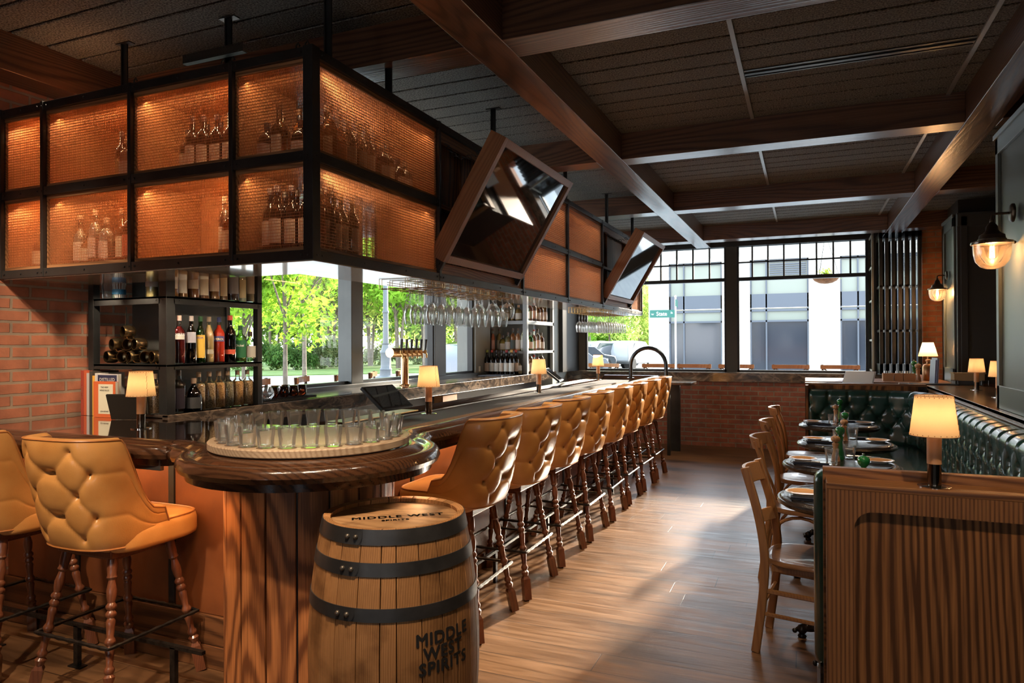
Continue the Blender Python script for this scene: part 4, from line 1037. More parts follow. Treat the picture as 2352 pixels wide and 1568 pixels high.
TL = ['nearest the partition', 'second from the partition', 'third from the partition', 'farthest, beside the far banquette back']
tb = make_table('round ebonised dining table, '+TL[0]); tb.location = (*TABS[0], 0)
for i in (1, 2, 3): dup(tb, (*TABS[i], 0), .3*i, 'round ebonised dining table, '+TL[i])
# ================= tableware =================
PLATEC = noisy('peach_glaze', (.80, .44, .20), (.74, .38, .16), .2, 6, coat=.5); PLATER = mat('white_china', (.80, .77, .70), .25)
NAP = noisy('navy_napkin', (.012, .018, .04), (.02, .028, .055), .85, 60); SILVER = mat('cutlery_steel', (.7, .68, .65), .15, 1)
GMILL = mat('green_lacquer', (.012, .16, .035), .12, coat=1); WMILL = wood('mill_beech', (.62, .34, .16), (.45, .22, .10), 'Z', 8, .3, .03)
NT_ = ['nearest', 'second', 'third', 'farthest']
def make_plate():
    b = MB(); b.lathe([(.0001, .006), (.045, .006), (.062, .012), (.072, .0165)], (0, 0, 0), 40, cap=False); p = b.build('side_plate', PLATEC, smooth=50)
    b = MB(); b.lathe([(.072, .0165), (.080, .0185), (.0815, .0180), (.078, .0145), (.05, .006), (.046, .0), (.0001, .0)], (0, 0, 0), 40, cap=False); b.build('rim', PLATER, p, smooth=50)
    b = MB()
    for k in range(26):
        a = 2*PI*k/26; b.ball((.0745*math.cos(a), .0745*math.sin(a), .0176), .0016, 6, .3)
    b.build('rim_pattern', mat('brown_transfer', (.35, .12, .05), .4), p)
    return p
def make_napkin():
    b = MB(); b.box(-.10, .10, -.030, .030, 0, .004); b.box(-.10, .097, -.028, .029, .005, .009); b.box(-.098, .099, -.029, .027, .010, .013)
    n = b.build('napkin', NAP, bevel=.002)
    for q, y in ((0, -.010), (1, .010)):
        b = MB(); b.tube([(-.09, y, .016), (.05, y, .016)], .0028, 6); b.box(.05, .098, y-.007, y+.007, .0145, .0165); b.build('fork' if q else 'knife', SILVER, n)
    return n
def tumbler(r=.040, h=.095, n=30, facets=True):
    b = MB(); prof = [(r*.72, 0), (r*.80, .003), (r*.82, h*.12), (r*.88, h*.52), (r*.93, h*.58), (r, h), (r*.955, h), (r*.89, h*.60), (r*.80, h*.5), (r*.74, h*.14), (.0001, h*.11)]
    vs = []; 
    for (rr, z) in prof:
        for i in range(n):
            a = 2*PI*i/n; q = rr*(1-.055*(1 if (i % 3 == 0) else 0)) if (facets and z < h*.5 and z > .002 and rr > r*.78) else rr
            vs.append((q*math.cos(a), q*math.sin(a), z))
    fs = [(j*n+i, j*n+(i+1) % n, (j+1)*n+(i+1) % n, (j+1)*n+i) for j in range(len(prof)-1) for i in range(n)]
    fs.append(tuple(range(n))[::-1]); b.add(vs, fs); return b
def mill(nm, h, m, lab):
    r = thing(nm, lab, 'mill', (0, 0, 0)); k = h
    b = MB(); b.lathe([(.026, 0), (.0265, .03*k), (.023, .05*k), (.0255, .07*k), (.023, .09*k), (.024, .13*k), (.0155, .35*k), (.0145, .52*k), (.019, .62*k), (.0205, .66*k), (.012, .69*k)], (0, 0, 0), 20); b.build('body', m, r, smooth=50)
    b = MB(); b.lathe([(.011, .69*k), (.014, .715*k), (.0235, .76*k), (.0275, .83*k), (.026, .89*k), (.017, .935*k), (.006, .95*k)], (0, 0, 0), 20); b.build('head', m, r, smooth=60)
    b = MB(); b.lathe([(.003, .945*k), (.003, .965*k), (.0065, .975*k), (.007, .985*k), (.004, 1.0*k)], (0, 0, 0), 10); b.build('knob', NICKEL, r, smooth=60)
    return r
pl0 = make_plate(); np0 = make_napkin(); gl0 = tumbler().build('tumbler', GLASS, smooth=25)
gm0 = mill('pepper_mill', .215, GMILL, ''); wm0 = mill('salt_mill', .165, WMILL, '')
first = True
def put(proto, loc, rz, lab, cat, grp=None, state={}):
    if proto.name not in state: state[proto.name] = 1; o = proto; o.location = loc; o.rotation_euler = (0, 0, rz); o['label'] = lab
    else: o = dup(proto, loc, rz, lab)
    o['category'] = cat
    if grp: o['group'] = grp
    return o
for i, (x, y) in enumerate(TABS):
    w_ = NT_[i]+' round table'
    put(pl0, (x-.215, y-.03+.02*i, .749), i, 'peach side plate at the aisle place of the '+w_, 'plate', 'side plates on the dining tables')
    put(np0, (x-.17, y-.14, .749), .04*i-.05, 'folded navy napkin with cutlery at the aisle place of the '+w_, 'napkin', 'napkins on the dining tables')
    if i: 
        put(pl0, (x+.215, y+.075, .749), i+2, 'peach side plate at the banquette place of the '+w_, 'plate', 'side plates on the dining tables')
        put(np0, (x+.13, y+.19, .749), .02, 'folded navy napkin with cutlery at the banquette place of the '+w_, 'napkin', 'napkins on the dining tables')
    g = [(-.055, -.095), (.05, .12)]
    if i == 0: g = [(.05, .16)]
    for k, (dx, dy) in enumerate(g): put(gl0, (x+dx, y+dy, .749), k, 'faceted clear tumbler on the %s, %s the mills' % (w_, ('in front of', 'behind')[k if i else 1]), 'glass', 'tumblers on the dining tables')
    gx, gy = ((.045, -.03), (.0, .13), (.0, .15), (.02, .26))[i]
    put(gm0, (x+gx, y+gy, .749), 0, 'green lacquered pepper mill on the '+w_, 'mill', 'green pepper mills')
    if i: put(wm0, (x+(-.035, -.030, -.01, -.02)[i], y+(0, .04, .06, .17)[i], .749), 0, 'pale wooden salt mill on the '+w_, 'mill', 'wooden salt mills')
# ================= dining chairs =================
def leg(b, pts, r, n=10, sq=1): b.tube(chaikin(pts, 2), r, n, sq=sq)
def chair_a():
    t = thing('dining_chair', 'square legged beech cafe chair with curved top rail, nearest the partition', 'chair', (0, 0, 0), 0, 'beech dining chairs along the aisle')
    b = MB(); 
    def seat(u, v):
        a = u*2*PI; c, s = math.cos(a), math.sin(a); e = .6; X = math.copysign(abs(c)**e, c)*.205+.005*c; Y = math.copysign(abs(s)**e, s)*(.195+.012*c)
        rr = ((.96, .425), (1, .430), (1, .444), (.985, .450), (.9, .451), (.5, .441), (.001, .438))[min(int(v*6+.5), 6)]
        return Vector((X*rr[0], Y*rr[0], rr[1]))
    b.grid(seat, 40, 6, cu=True); b.build('seat', SEATW, t, smooth=40)
    b = MB(); b.box(-.16, .16, -.165, .165, .395, .427); b.build('apron', CHAIRW, t, bevel=.004)
    for s in (-1, 1):
        b = MB(); pts = [(-.235, s*.165, 0), (-.200, s*.168, .25), (-.185, s*.168, .45), (-.215, s*.160, .65), (-.285, s*.145, .875)]
        P = chaikin(pts, 2); rs = [.018 if p[2] < .8 else .016 for p in P]; b.tube(P, .0215, 4, sq=1.25); b.build('rear_leg', CHAIRW, t, bevel=.004, smooth=40)
        b = MB(); b.tube([(.17, s*.155, .42), (.185, s*.165, 0)], .019, 4); b.build('front_leg', CHAIRW, t, bevel=.003)
        b = MB(); b.tube([(-.20, s*.165, .30), (.175, s*.16, .29)], .012, 6); b.build('stretcher', CHAIRW, t, smooth=40)
        b = MB(); b.tube([(-.21, s*.165, .19), (.178, s*.163, .18)], .010, 6); b.build('stretcher', CHAIRW, t, smooth=40)
    def rail(z0, z1, xb, bow, th):
        b = MB(); n = 14; vs = []
        for i in range(n+1):
            q = -1+2*i/n; y = q*.148; x = xb-bow*(1-q*q)
            for (dx, z) in ((0, z0), (th, z0), (th-.006, z1), (-.006, z1)): vs.append((x+dx-(z-z0)*.25, y, z))
        b.add(vs, [(i*4+j, i*4+(j+1) % 4, i*4+4+(j+1) % 4, i*4+4+j) for i in range(n) for j in range(4)]+[(0, 1, 2, 3), tuple(n*4+j for j in (3, 2, 1, 0))]); return b
    rail(.775, .868, -.255, .042, .018).build('top_rail', CHAIRW, t, bevel=.004, smooth=40)
    rail(.575, .635, -.205, .040, .012).build('back_rail', CHAIRW, t, bevel=.003, smooth=40)
    b = MB(); b.tube([(.18, -.16, .22), (.18, .16, .22)], .011, 6); b.tube([(-.2, -.16, .24), (-.2, .16, .24)], .011, 6); b.build('stretcher', CHAIRW, t)
    return t
def chair_b(lab):
    t = thing('bentwood_chair', lab, 'chair', (0, 0, 0), 0, 'beech dining chairs along the aisle')
    b = MB()
    def seat(u, v):
        a = u*2*PI; c, s = math.cos(a), math.sin(a); e = .75; X = math.copysign(abs(c)**e, c)*.205; Y = math.copysign(abs(s)**e, s)*(.195+.014*c)
        rr = ((.95, .420), (1, .426), (1, .446), (.985, .452), (.9, .453), (.5, .443), (.001, .440))[min(int(v*6+.5), 6)]
        return Vector((X*rr[0], Y*rr[0], rr[1]))
    b.grid(seat, 44, 6, cu=True); b.build('seat', SEATW, t, smooth=40)
    for s in (-1, 1):
        b = MB(); leg(b, [(-.25, s*.175, 0), (-.215, s*.175, .25), (-.19, s*.172, .47), (-.215, s*.165, .68), (-.275, s*.165, .845), (-.278, s*.165, .86)], .0165); b.build('rear_leg', CHAIRW, t, smooth=50)
        b = MB(); leg(b, [(.15, s*.13, .43), (.165, s*.145, .2), (.19, s*.16, 0)], .0165); b.build('front_leg', CHAIRW, t, smooth=50)
        b = MB(); pts = [(-.205, s*.168, .16)]+[(-.012-.188*math.cos(a), s*.16, .22+.185*math.sin(a)) for a in [PI*i/12 for i in range(1, 12)]]+[(.165, s*.15, .16)]
        b.tube(pts, .0105, 8); b.build('bent_brace', CHAIRW, t, smooth=50)
        b = MB(); b.tube(chaikin([(-.195, s*.075, .45), (-.215, s*.060, .55), (-.26, s*.035, .66), (-.285, s*.055, .78), (-.29, s*.075, .84)], 2), .010, 8); b.build('back_splat', CHAIRW, t, smooth=50)
    b = MB(); pts = [(.165, -.145+0, .16)]+[(.17, -.145*math.cos(a), .22+.175*math.sin(a)) for a in [PI*i/12 for i in range(1, 12)]]+[(.165, .145, .16)]; b.tube(pts, .0105, 8); b.build('bent_brace', CHAIRW, t, smooth=50)
    b = MB(); n = 18; vs = []
    for i in range(n+1):
        q = -1+2*i/n; y = q*.185; x = -.262-.062*(1-q*q)+.012*abs(q)**6
        h = .075-.02*abs(q)**4
        for (dx, z) in ((0, .875-h), (.018, .875-h), (.016, .882), (-.004, .882)): vs.append((x+dx-(z-.8)*.22, y, z))
    b.add(vs, [(i*4+j, i*4+(j+1) % 4, i*4+4+(j+1) % 4, i*4+4+j) for i in range(n) for j in range(4)]+[(0, 1, 2, 3), tuple(n*4+j for j in (3, 2, 1, 0))]); b.build('top_rail', CHAIRW, t, bevel=.005, smooth=40)
    b = MB()
    for s in (-1, 1): b.ball((-.275, s*.165, .84), .007, 8)
    b.build('bolt', BLACK, t)
    return t
ca = chair_a(); ca.location = (.025, 3.665, 0); ca.rotation_euler = (0, 0, math.radians(-8))
cb = chair_b('bentwood chair with round curved top rail, second from the partition'); cb.location = (.0, 4.78, 0); cb.rotation_euler = (0, 0, math.radians(-8))
dup(cb, (.0, 5.78, 0), math.radians(-4), 'bentwood chair with round curved top rail, third from the partition')
dup(cb, (.01, 7.0, 0), math.radians(-2), 'bentwood chair farthest along the aisle, beside the end of the banquette')
# ================= wall sconces =================
SGL = thin_glass('prismatic_sconce_glass', (1, .95, .88), 1.2, .15, 1.5, .10)
FIL = mat('glowing_filament', (1, .6, .2), .5, emis=(1, .50, .16), es=60)
def sconce(wx, wy, wz, drop, sc, lab, e):
    r = thing('wall_sconce', lab, 'wall lamp', (wx, wy, wz)); r.scale = (sc,)*3
    M = Matrix.Rotation(-PI/2, 4, 'Y')
    b = MB(); b.lathe([(.056, 0), (.056, .010), (.048, .018), (.02, .022)], (0, 0, 0), 32, M); b.build('wall_plate', BRONZE, r, smooth=40)
    b = MB(); b.tube([(-.01, 0, 0), (-.095, 0, 0), (-.108, 0, -.008), (-.11, 0, -.02), (-.11, 0, -.06)], .0075, 10); b.lathe([(.010, -.03), (.012, -.035), (.012, -.05), (.010, -.055)], (-.11, 0, 0), 12); b.build('arm', BRONZE, r, smooth=40)
    b = MB(); b.lathe([(.012, -.05), (.020, -.06), (.030, -.075), (.034, -.10), (.046, -.115), (.066, -.128), (.070, -.150), (.074, -.152), (.074, -.158), (.070, -.160)], (-.11, 0, 0), 32); b.build('cap', BRONZE, r, smooth=40)
    b = MB(); b.lathe([(.084, -.158), (.086, -.172), (.112, -.176), (.112, -.181), (.100, -.185), (.098, -.24), (.088, -.285), (.062, -.318), (.03, -.332), (.0001, -.334)], (-.11, 0, 0), 40, cap=False); b.build('glass_dome', SGL, r, smooth=50)
    b = MB(); b.lathe([(.076, -.19), (.060, -.25), (.030, -.30), (.0001, -.315)], (-.11, 0, 0), 32, cap=False); b.build('inner_prism_glass', SGL, r, smooth=50)
    b = MB(); b.lathe([(.106, -.170), (.109, -.168), (.109, -.184), (.106, -.182)], (-.11, 0, 0), 40)
    for a in (0, 2.1, 4.2): b.ball((-.11+.114*math.cos(a), .114*math.sin(a), -.177), .010, 8)
    b.build('collar', BRONZE, r, smooth=50)
    for k in range(5): 
        pass
    b = MB()
    for k in range(6): a = k*PI/3; b.tube([(-.11+.010*math.cos(a), .010*math.sin(a), -.195), (-.11+.012*math.cos(a), .012*math.sin(a), -.265)], .0016, 5)
    b.build('filament', FIL, r)
    light('sconce_bulb_light', 'POINT', (wx-.11*sc, wy, wz-.23*sc), e, WARM, shadow_soft_size=.02)
sconce(1.15, 5.0, 2.255, 0, 1.0, 'bronze and glass wall sconce on the nearer grey-green pillar', 4)
sconce(1.45, 9.0, 2.227, 0, .86, 'bronze and glass wall sconce on the farther pillar by the orange brick', 7)
# ================= bottles =================
PR = {
 'round': [(.036, 0), (.0375, .004), (.0375, .150), (.034, .170), (.020, .192), (.0135, .205), (.013, .250), (.0145, .252), (.0145, .262)],
 'wine': [(.036, 0), (.038, .004), (.038, .175), (.034, .200), (.018, .228), (.0145, .24), (.014, .285), (.0155, .287), (.0155, .300)],
 'slim': [(.030, 0), (.0315, .004), (.0315, .165), (.027, .195), (.016, .225), (.0125, .24), (.0125, .285)],
 'squat': [(.044, 0), (.046, .005), (.046, .110), (.040, .135), (.020, .155), (.0145, .165), (.0145, .195)],
 'jug': [(.047, 0), (.049, .005), (.049, .075), (.040, .110), (.020, .140), (.0135, .15), (.0135, .185)],
 'shoulder': [(.040, 0), (.0415, .004), (.0415, .150), (.036, .168), (.018, .185), (.0145, .195), (.014, .235)],
 'tall': [(.034, 0), (.036, .004), (.036, .185), (.030, .205), (.017, .222), (.0125, .235), (.0125, .285)]}
def label_patch(b, r, z0, z1, half=1.1, n=10):
    vs = [((r+.0006)*math.cos(-PI/2+half*(-1+2*i/n)), (r+.0006)*math.sin(-PI/2+half*(-1+2*i/n)), z) for z in (z0, z1) for i in range(n+1)]
    return b.add(vs, [(i, i+1, n+2+i, n+1+i) for i in range(n)])
MC = {}
def cmat(pre, c, rough=.5, metal=0):
    k = (pre,)+tuple(c)
    if k not in MC: MC[k] = mat(pre, c, rough, metal)
    return MC[k]
def gmat(c):
    k = ('g',)+tuple(c)
    if k not in MC: MC[k] = thin_glass('coloured_bottle_glass', c, 1.0, .02, 1.45, .03, edge=.45)
    return MC[k]
PROTO = {}
def bottle(kind, glass, liq, lab_c, cap_c, loc, label, group, nm='bottle', fill=.8, lz=(.25, .6), rz=0, text=None, tcol=(.02, .02, .02), contents=None, sc=1.0):
    key = (kind, glass, liq, lab_c, cap_c, fill, lz, text, contents)
    if key in PROTO:
        o = dup(PROTO[key], loc, rz, label, group); o.scale = (sc,)*3; return o
    pr = PR[kind]; H = pr[-1][1]; R = max(p[0] for p in pr[:3]); n = 18
    b = MB(); b.lathe(pr, (0, 0, 0), n); o = b.build(nm, gmat(glass) if glass else BLACKGL, smooth=45)
    if liq:
        zt = H*fill; q = [(max(.002, p[0]-.0025), max(p[1], .006)) for p in pr if p[1] < zt]
        # interpolate to the fill level
        for a, c in zip(pr[:-1], pr[1:]):
            if a[1] < zt <= c[1]: k = (zt-a[1])/(c[1]-a[1]); q.append((a[0]+(c[0]-a[0])*k-.0025, zt))
        q = [(r_+.0022, z_) for r_, z_ in q] if contents else q
        b = MB(); b.lathe(q, (0, 0, 0), n); b.build('contents' if contents else 'liquid', contents or cmat('spirit_liquid', liq, .08), o, smooth=45)
    if lab_c:
        b = MB(); label_patch(b, R, H*lz[0], H*lz[1]); lb = b.build('label', cmat('bottle_label', lab_c, .6), o)
        if text:
            b = MB(); s = text[1]; 
            text_mb(b, text[0], s, lambda x, y: Vector(((R+.0012)*math.cos(-PI/2+x/R), (R+.0012)*math.sin(-PI/2+x/R), H*text[2]+y)), .0004)
            b.build('lettering', cmat('label_print', tcol, .6), lb)
    if cap_c:
        r0 = pr[-1][0]+.001; b = MB(); b.lathe([(r0, H-.022), (r0, H+.008), (r0-.002, H+.010)] if kind != 'round' else [(r0, H), (r0+.001, H+.018), (r0-.001, H+.020)], (0, 0, 0), 14); b.build('cap', cmat('bottle_cap', cap_c, .35), o, smooth=40)
    o.location = loc; o.rotation_euler = (0, 0, rz); o.scale = (sc,)*3; tag(o, label, 'bottle', group); PROTO[key] = o
    return o
CLR = (.90, .95, .93); GRN = (.10, .42, .08); BRN = (.25, .10, .03)
RZ = math.radians(38)   # labels face the bar and the camera
# ---- near shelf unit ----
su = thing('bottle_shelf', 'near blackened steel shelf unit against the brick wall at the left', 'shelf unit', (0, 0, 0))
SX0, SX1, SY0, SY1 = -3.95, -3.312, 2.842, 3.59
def spost(par, x, y, w=.022, z0=1.071, z1=2.35):
    b = MB(); b.box(x-w, x+w, y-w, y+w, z0, z1); b.build('post', STEEL, par, bevel=.002)
spost(su, SX0+.02, SY0+.02); spost(su, SX1-.03, SY0+.03, .03); spost(su, SX1-.02, SY1-.02, .02); spost(su, SX0+.1, SY1-.02, .02)
for z0, z1 in ((1.343, 1.373), (1.718, 1.760), (2.1, 2.14)):
    b = MB(); b.box(SX0, SX1, SY0, SY1, z1-.012, z1); b.box(SX0, SX1-.05, SY0, SY0+.01, z0, z1); b.box(SX1-.01, SX1, SY0+.05, SY1-.03, z0, z1)
    for (x, y) in ((SX0+.05, SY0), (SX1-.08, SY0)): b.box(x-.004, x+.004, y-.003, y, (z0+z1)/2-.004, (z0+z1)/2+.004)
    for y in (SY0+.09, SY0+.38, SY1-.06): b.box(SX1, SX1+.003, y-.004, y+.004, (z0+z1)/2-.004, (z0+z1)/2+.004)
    b.build('shelf_board', STEEL, su, bevel=.001)
b = MB(); b.box(-3.61, -3.60, 3.08, SY1, 1.09, 2.3); b.box(-3.63, -3.59, SY1-.03, SY1, 1.09, 2.3); b.build('back_panel', STEELG, su)
b = MB(); b.box(-3.87, -3.60, 3.07, 3.08, 1.09, 2.3); b.build('back_panel', STEELG, su)
M1 = 'bottles on the middle shelf near the lamp'
Z1 = 1.374
for y, args in ((2.985, ('tall', CLR, (.16, .012, .010), (.72, .70, .64), (.75, .55, .48), 'tall clear bottle of dark red aperitif with cream cap, leftmost on the middle shelf', .80, (.52, .62), ('CAMPARI', .020, .60), (.9, .9, .88))),
  (3.072, ('slim', None, None, (.55, .55, .62), (.55, .50, .50), 'tall dark bottle with round pale label, second on the middle shelf', .8, (.45, .68), None, (0, 0, 0))),
  (3.140, ('slim', GRN, (.02, .10, .01), (.85, .55, .08), (.02, .10, .03), 'green bottle with yellow, purple and green picture label', .75, (.12, .62), ('VIDA', .018, .54), (.15, .1, .4))),
  (3.205, ('slim', CLR, (.55, .38, .17), (.45, .40, .30), (.30, .22, .14), 'slender ornate pale amber tequila bottle with wide cork cap', .85, (.2, .3), None, (0, 0, 0))),
  (3.285, ('tall', CLR, (.60, .045, .015), (.08, .08, .25), (.02, .03, .12), 'bright orange-red aperitif bottle with navy cap and label', .85, (.48, .60), ('APEROL', .019, .51), (.95, .75, .4))),
  (3.375, ('wine', None, None, (.65, .10, .05), (.60, .08, .04), 'black bottle with red label and red collar', .8, (.18, .28), None, (0, 0, 0))),
  (3.462, ('shoulder', (.55, .75, .50), (.20, .22, .07), (.02, .16, .06), (.02, .12, .05), 'whiskey bottle with dark green label and green neck', .6, (.12, .62), ('Dickel', .022, .44), (.9, .9, .8))),
  (3.548, ('squat', CLR, None, (.60, .58, .50), (.08, .05, .03), 'round clear bottle with black stopper at the window end of the middle shelf', .8, (.15, .55), None, (0, 0, 0)))):
    k, g, lq, lc, cc, lb, fl, lz, tx, tcol = args
    bottle(k, g, lq, lc, cc, (-3.375, y, Z1), lb, M1, fill=fl, lz=lz, rz=RZ, text=tx, tcol=tcol, sc=.96)
bottle('squat', CLR, (.45, .30, .10), (.5, .45, .35), (.1, .07, .04), (-3.50, 3.50, Z1), 'squat clear bottle standing behind the green labelled whiskey', M1, rz=RZ, sc=1.0)
cols = [((.30, .12, .03), (.75, .68, .55)), ((.35, .15, .04), (.80, .76, .66)), ((.28, .10, .03), (.62, .52, .40)), ((.22, .08, .02), (.80, .70, .50)), ((.40, .18, .05), (.82, .66, .50)),
        ((.32, .13, .03), (.78, .66, .42)), ((.10, .05, .03), (.3, .3, .3)), ((.5, .5, .4), (.7, .6, .35)), ((.35, .25, .15), (.5, .4, .28))]
for i, (lq, lc) in enumerate(cols):
    bottle(('shoulder', 'round', 'tall')[i % 3], CLR, lq, lc, (.12, .07, .04), (-3.375-(i % 2)*.01, 2.93+.078*i, 1.761), 'whiskey bottle on the top shelf of the near unit, %s from its corner post' % ORD[i], 'bottles on the top shelf of the near unit', lz=(.1, .55) if i % 2 else (.2, .65), rz=RZ)
for i in range(7):
    bottle(('round', 'shoulder')[i % 2], CLR, (.33, .14, .04) if i % 3 else (.5, .4, .2), (.6, .5, .4), (.1, .06, .04), (-3.55, 2.95+.085*i, 1.761), 'bottle in the back row of the near top shelf, %s from the corner post' % ORD[i], 'bottles on the top shelf of the near unit', rz=RZ)
# grain filled bottles
def grain(nm, c1, c2):
    m = mat(nm, c1, .7); t = NT(m); v = t.new('ShaderNodeTexVoronoi'); v.inputs['Scale'].default_value = 190; t.link(t.coords((1, 1, .7)), v.inputs['Vector'])
    t.link(t.ramp(v.outputs['Distance'], [(.1, c1), (.65, c2)]), t.b.inputs['Base Color']); 
    t.bump(v.outputs['Distance'], -.8, .003); return m
GR = [grain('barley_grain', (.95, .66, .40), (.30, .17, .08)), grain('corn_grain', (1, .64, .28), (.45, .21, .07)), grain('rye_grain', (.70, .54, .34), (.22, .16, .09))]
for i, (y, g) in enumerate(((2.86, 0), (3.125, 0), (3.205, 0), (3.280, 1), (3.352, 2), (3.436, 1), (3.520, 0))):
    x = -3.375 if i else -3.42
    lab = 'clear bottle filled with %s, %s' % (('pale barley', 'pale barley', 'pale barley', 'golden corn', 'grey-brown rye', 'golden wheat', 'barley')[i],
        ('half hidden behind the corner post', 'first of the row of six on the back bar', 'second of the row of six on the back bar', 'third of the row of six on the back bar', 'fourth of the row of six on the back bar', 'fifth of the row of six on the back bar', 'last of the row of six beside the window')[i])
    bottle('shoulder', CLR, (.5, .4, .2), None, (.30, .20, .12), (x, y, 1.093 if i else 1.093), lab, 'grain filled bottles', 'grain_bottle', fill=.72, contents=GR[g], rz=i, sc=.93)
bottle('shoulder', CLR, (.5, .4, .2), None, (.30, .20, .12), (-3.46, 2.79, 1.093), 'clear bottle of barley just right of the left lamp, beyond the bar edge', 'grain filled bottles', 'grain_bottle', fill=.72, contents=GR[0], sc=.93)
bottle('shoulder', CLR, (.03, .015, .01), (.03, .02, .03), (.03, .02, .02), (-3.36, 2.965, 1.093), 'dark whiskey bottle with black label behind the corner post', 'dark bottles at the foot of the shelf', rz=RZ, lz=(.1, .6))
bottle('jug', None, None, (.05, .05, .05), (.45, .3, .2), (-3.345, 3.06, 1.093), 'squat black square-shouldered whiskey bottle in front of the barley', 'dark bottles at the foot of the shelf', rz=RZ, lz=(.1, .45))
bottle('jug', (.55, .25, .08), (.20, .07, .02), None, (.10, .06, .04), (-3.40, 3.62, 1.093), 'amber decanter with dark stopper at the window end of the shelf', 'dark bottles at the foot of the shelf', fill=.55)
for i, (x, y) in enumerate(((-3.56, 3.72), (-3.60, 3.66))):
    b = tumbler(.036, .12, 20, False); tag(b.build('beaker_glass', GLASS, loc=(x, y, 1.093), smooth=40), 'tall clear beaker behind the amber decanter, %s' % ('front one', 'rear one')[i], 'glass', 'beakers')
# dark copper mugs stacked in a pyramid
MUG = mat('smoked_brass_mug', (.16, .11, .055), .22, .9)
def make_mug():
    b = MB(); b.lathe([(.0001, 0), (.028, 0), (.036, .012), (.040, .035), (.037, .062), (.033, .070), (.031, .070), (.035, .060), (.038, .035), (.034, .014), (.0001, .004)], (0, 0, 0), 20, cap=False); o = b.build('barrel_mug', MUG, smooth=60)
    b = MB(); b.tube([(.036, 0, .055), (.052, 0, .052), (.057, 0, .035), (.052, 0, .018), (.036, 0, .015)], .0028, 6); b.build('handle', BRASS, o, smooth=50)
    return o
mg = make_mug(); k = 0
for row, n, z in ((0, 5, 0.0415), (1, 4, .1155), (2, 1, .1895)):
    for i in range(n):
        y = 2.935
        x = -3.895+.095*i+.047*row+(.0 if row < 2 else .047)
        if row == 1 and i == 3: continue
        o = mg if k == 0 else mg.copy()
        if k: COL.objects.link(o); h = mg.children[0].copy(); COL.objects.link(h); h.parent = o
        k += 1
        o.location = (x+.034, y+.03, Z1+z); o.rotation_euler = (PI/2, random.uniform(.2, 1.2), .35 if i % 2 else -.2)
        tag(o, 'dark barrel shaped mug on its side, %s row of the pyramid, %s from wall' % (('bottom', 'middle', 'top')[row], ORD[i]), 'mug', 'dark mugs stacked on the shelf')
b = MB(); b.tube([(-3.86, 3.02, 1.72), (-3.862, 3.02, 1.6), (-3.855, 3.02, 1.50)], .004, 6); tag(b.build('twisted_cord', NICKEL), 'thin twisted cord hanging above the dark mugs', 'cord')
b = MB(); b.lathe([(.034, 0), (.036, .09)], (0, 0, 0), 16, cap=False)
st = tag(b.build('straw_cup', GLASS, loc=(-3.83, 2.95, 1.761)), 'clear cup of white paper straws on the top shelf', 'cup'); b = MB()
for i in range(14): a = i*2.4; b.tube([(.02*math.cos(a), .02*math.sin(a), .002), (.045*math.cos(a), .045*math.sin(a), .15)], .003, 5)
b.build('straw', WHITEP, st)
b = MB(); b.lathe([(.038, .03), (.038, .06)], (0, 0, 0), 16, cap=False); b.build('band', cmat('blue_band', (.05, .25, .5)), st)
b = tumbler(.038, .11, 18, False); tag(b.build('shaker_glass', GLASS, loc=(-3.90, 2.93, 1.761), smooth=40), 'clear mixing glass beside the straw cup', 'glass')
# ---- books on the bar ----
def book(x, y, w, d, h, c, lab, rz=0, tilt=0, txt=None):
    r = thing('book', lab, 'book', (x, y, 1.071), rz, 'books on the bar against the shelf'); r.rotation_euler = (0, tilt, rz)
    b = MB(); b.box(0, w, .002, d, .003, h-.003); b.build('pages', PAPER, r)
    b = MB(); b.box(-.001, w+.001, -.002, .002, 0, h); b.box(-.0015, .0015, 0, d, 0, h); b.box(w-.0015, w+.0015, 0, d, 0, h); b.build('cover', cmat('book_cloth', c, .6), r, bevel=.0008)
    if txt:
        b = MB(); text_mb(b, txt[0], txt[1], lambda X, Y: Vector((w/2-Y+txt[1]*.3 if False else w/2+Y-txt[1]*.35, -.0026, h*.5-X)) if False else Vector((w/2-txt[1]*.35+Y, -.0026, h*.5-X)), .0002); b.build('spine_lettering', cmat('cover_print', txt[2]), r)
    return r
bx = -3.965
for i, (w, h, c, lab, tx) in enumerate(((.022, .265, (.32, .05, .03), 'dark red cookery book, leftmost against the brick wall', ('COCKTAILS', .014, (.8, .6, .4))), (.020, .262, (.50, .10, .04), 'brick red book, second from the wall', None),
        (.020, .25, (.45, .43, .42), 'grey book with pale spine, third from the wall', None), (.022, .262, (.06, .05, .04), 'black spined tall book behind the yellow one', None), (.018, .235, (.75, .40, .06), 'yellow-orange book in the middle of the row', None), (.026, .25, (.62, .60, .56), 'pale grey book with lettered spine beside the black one', ('PROOF', .016, (.2, .2, .2))))):
    book(bx, 2.805+.0*i, w, .17, h, c, lab, 0, 0, tx); bx += w+.004
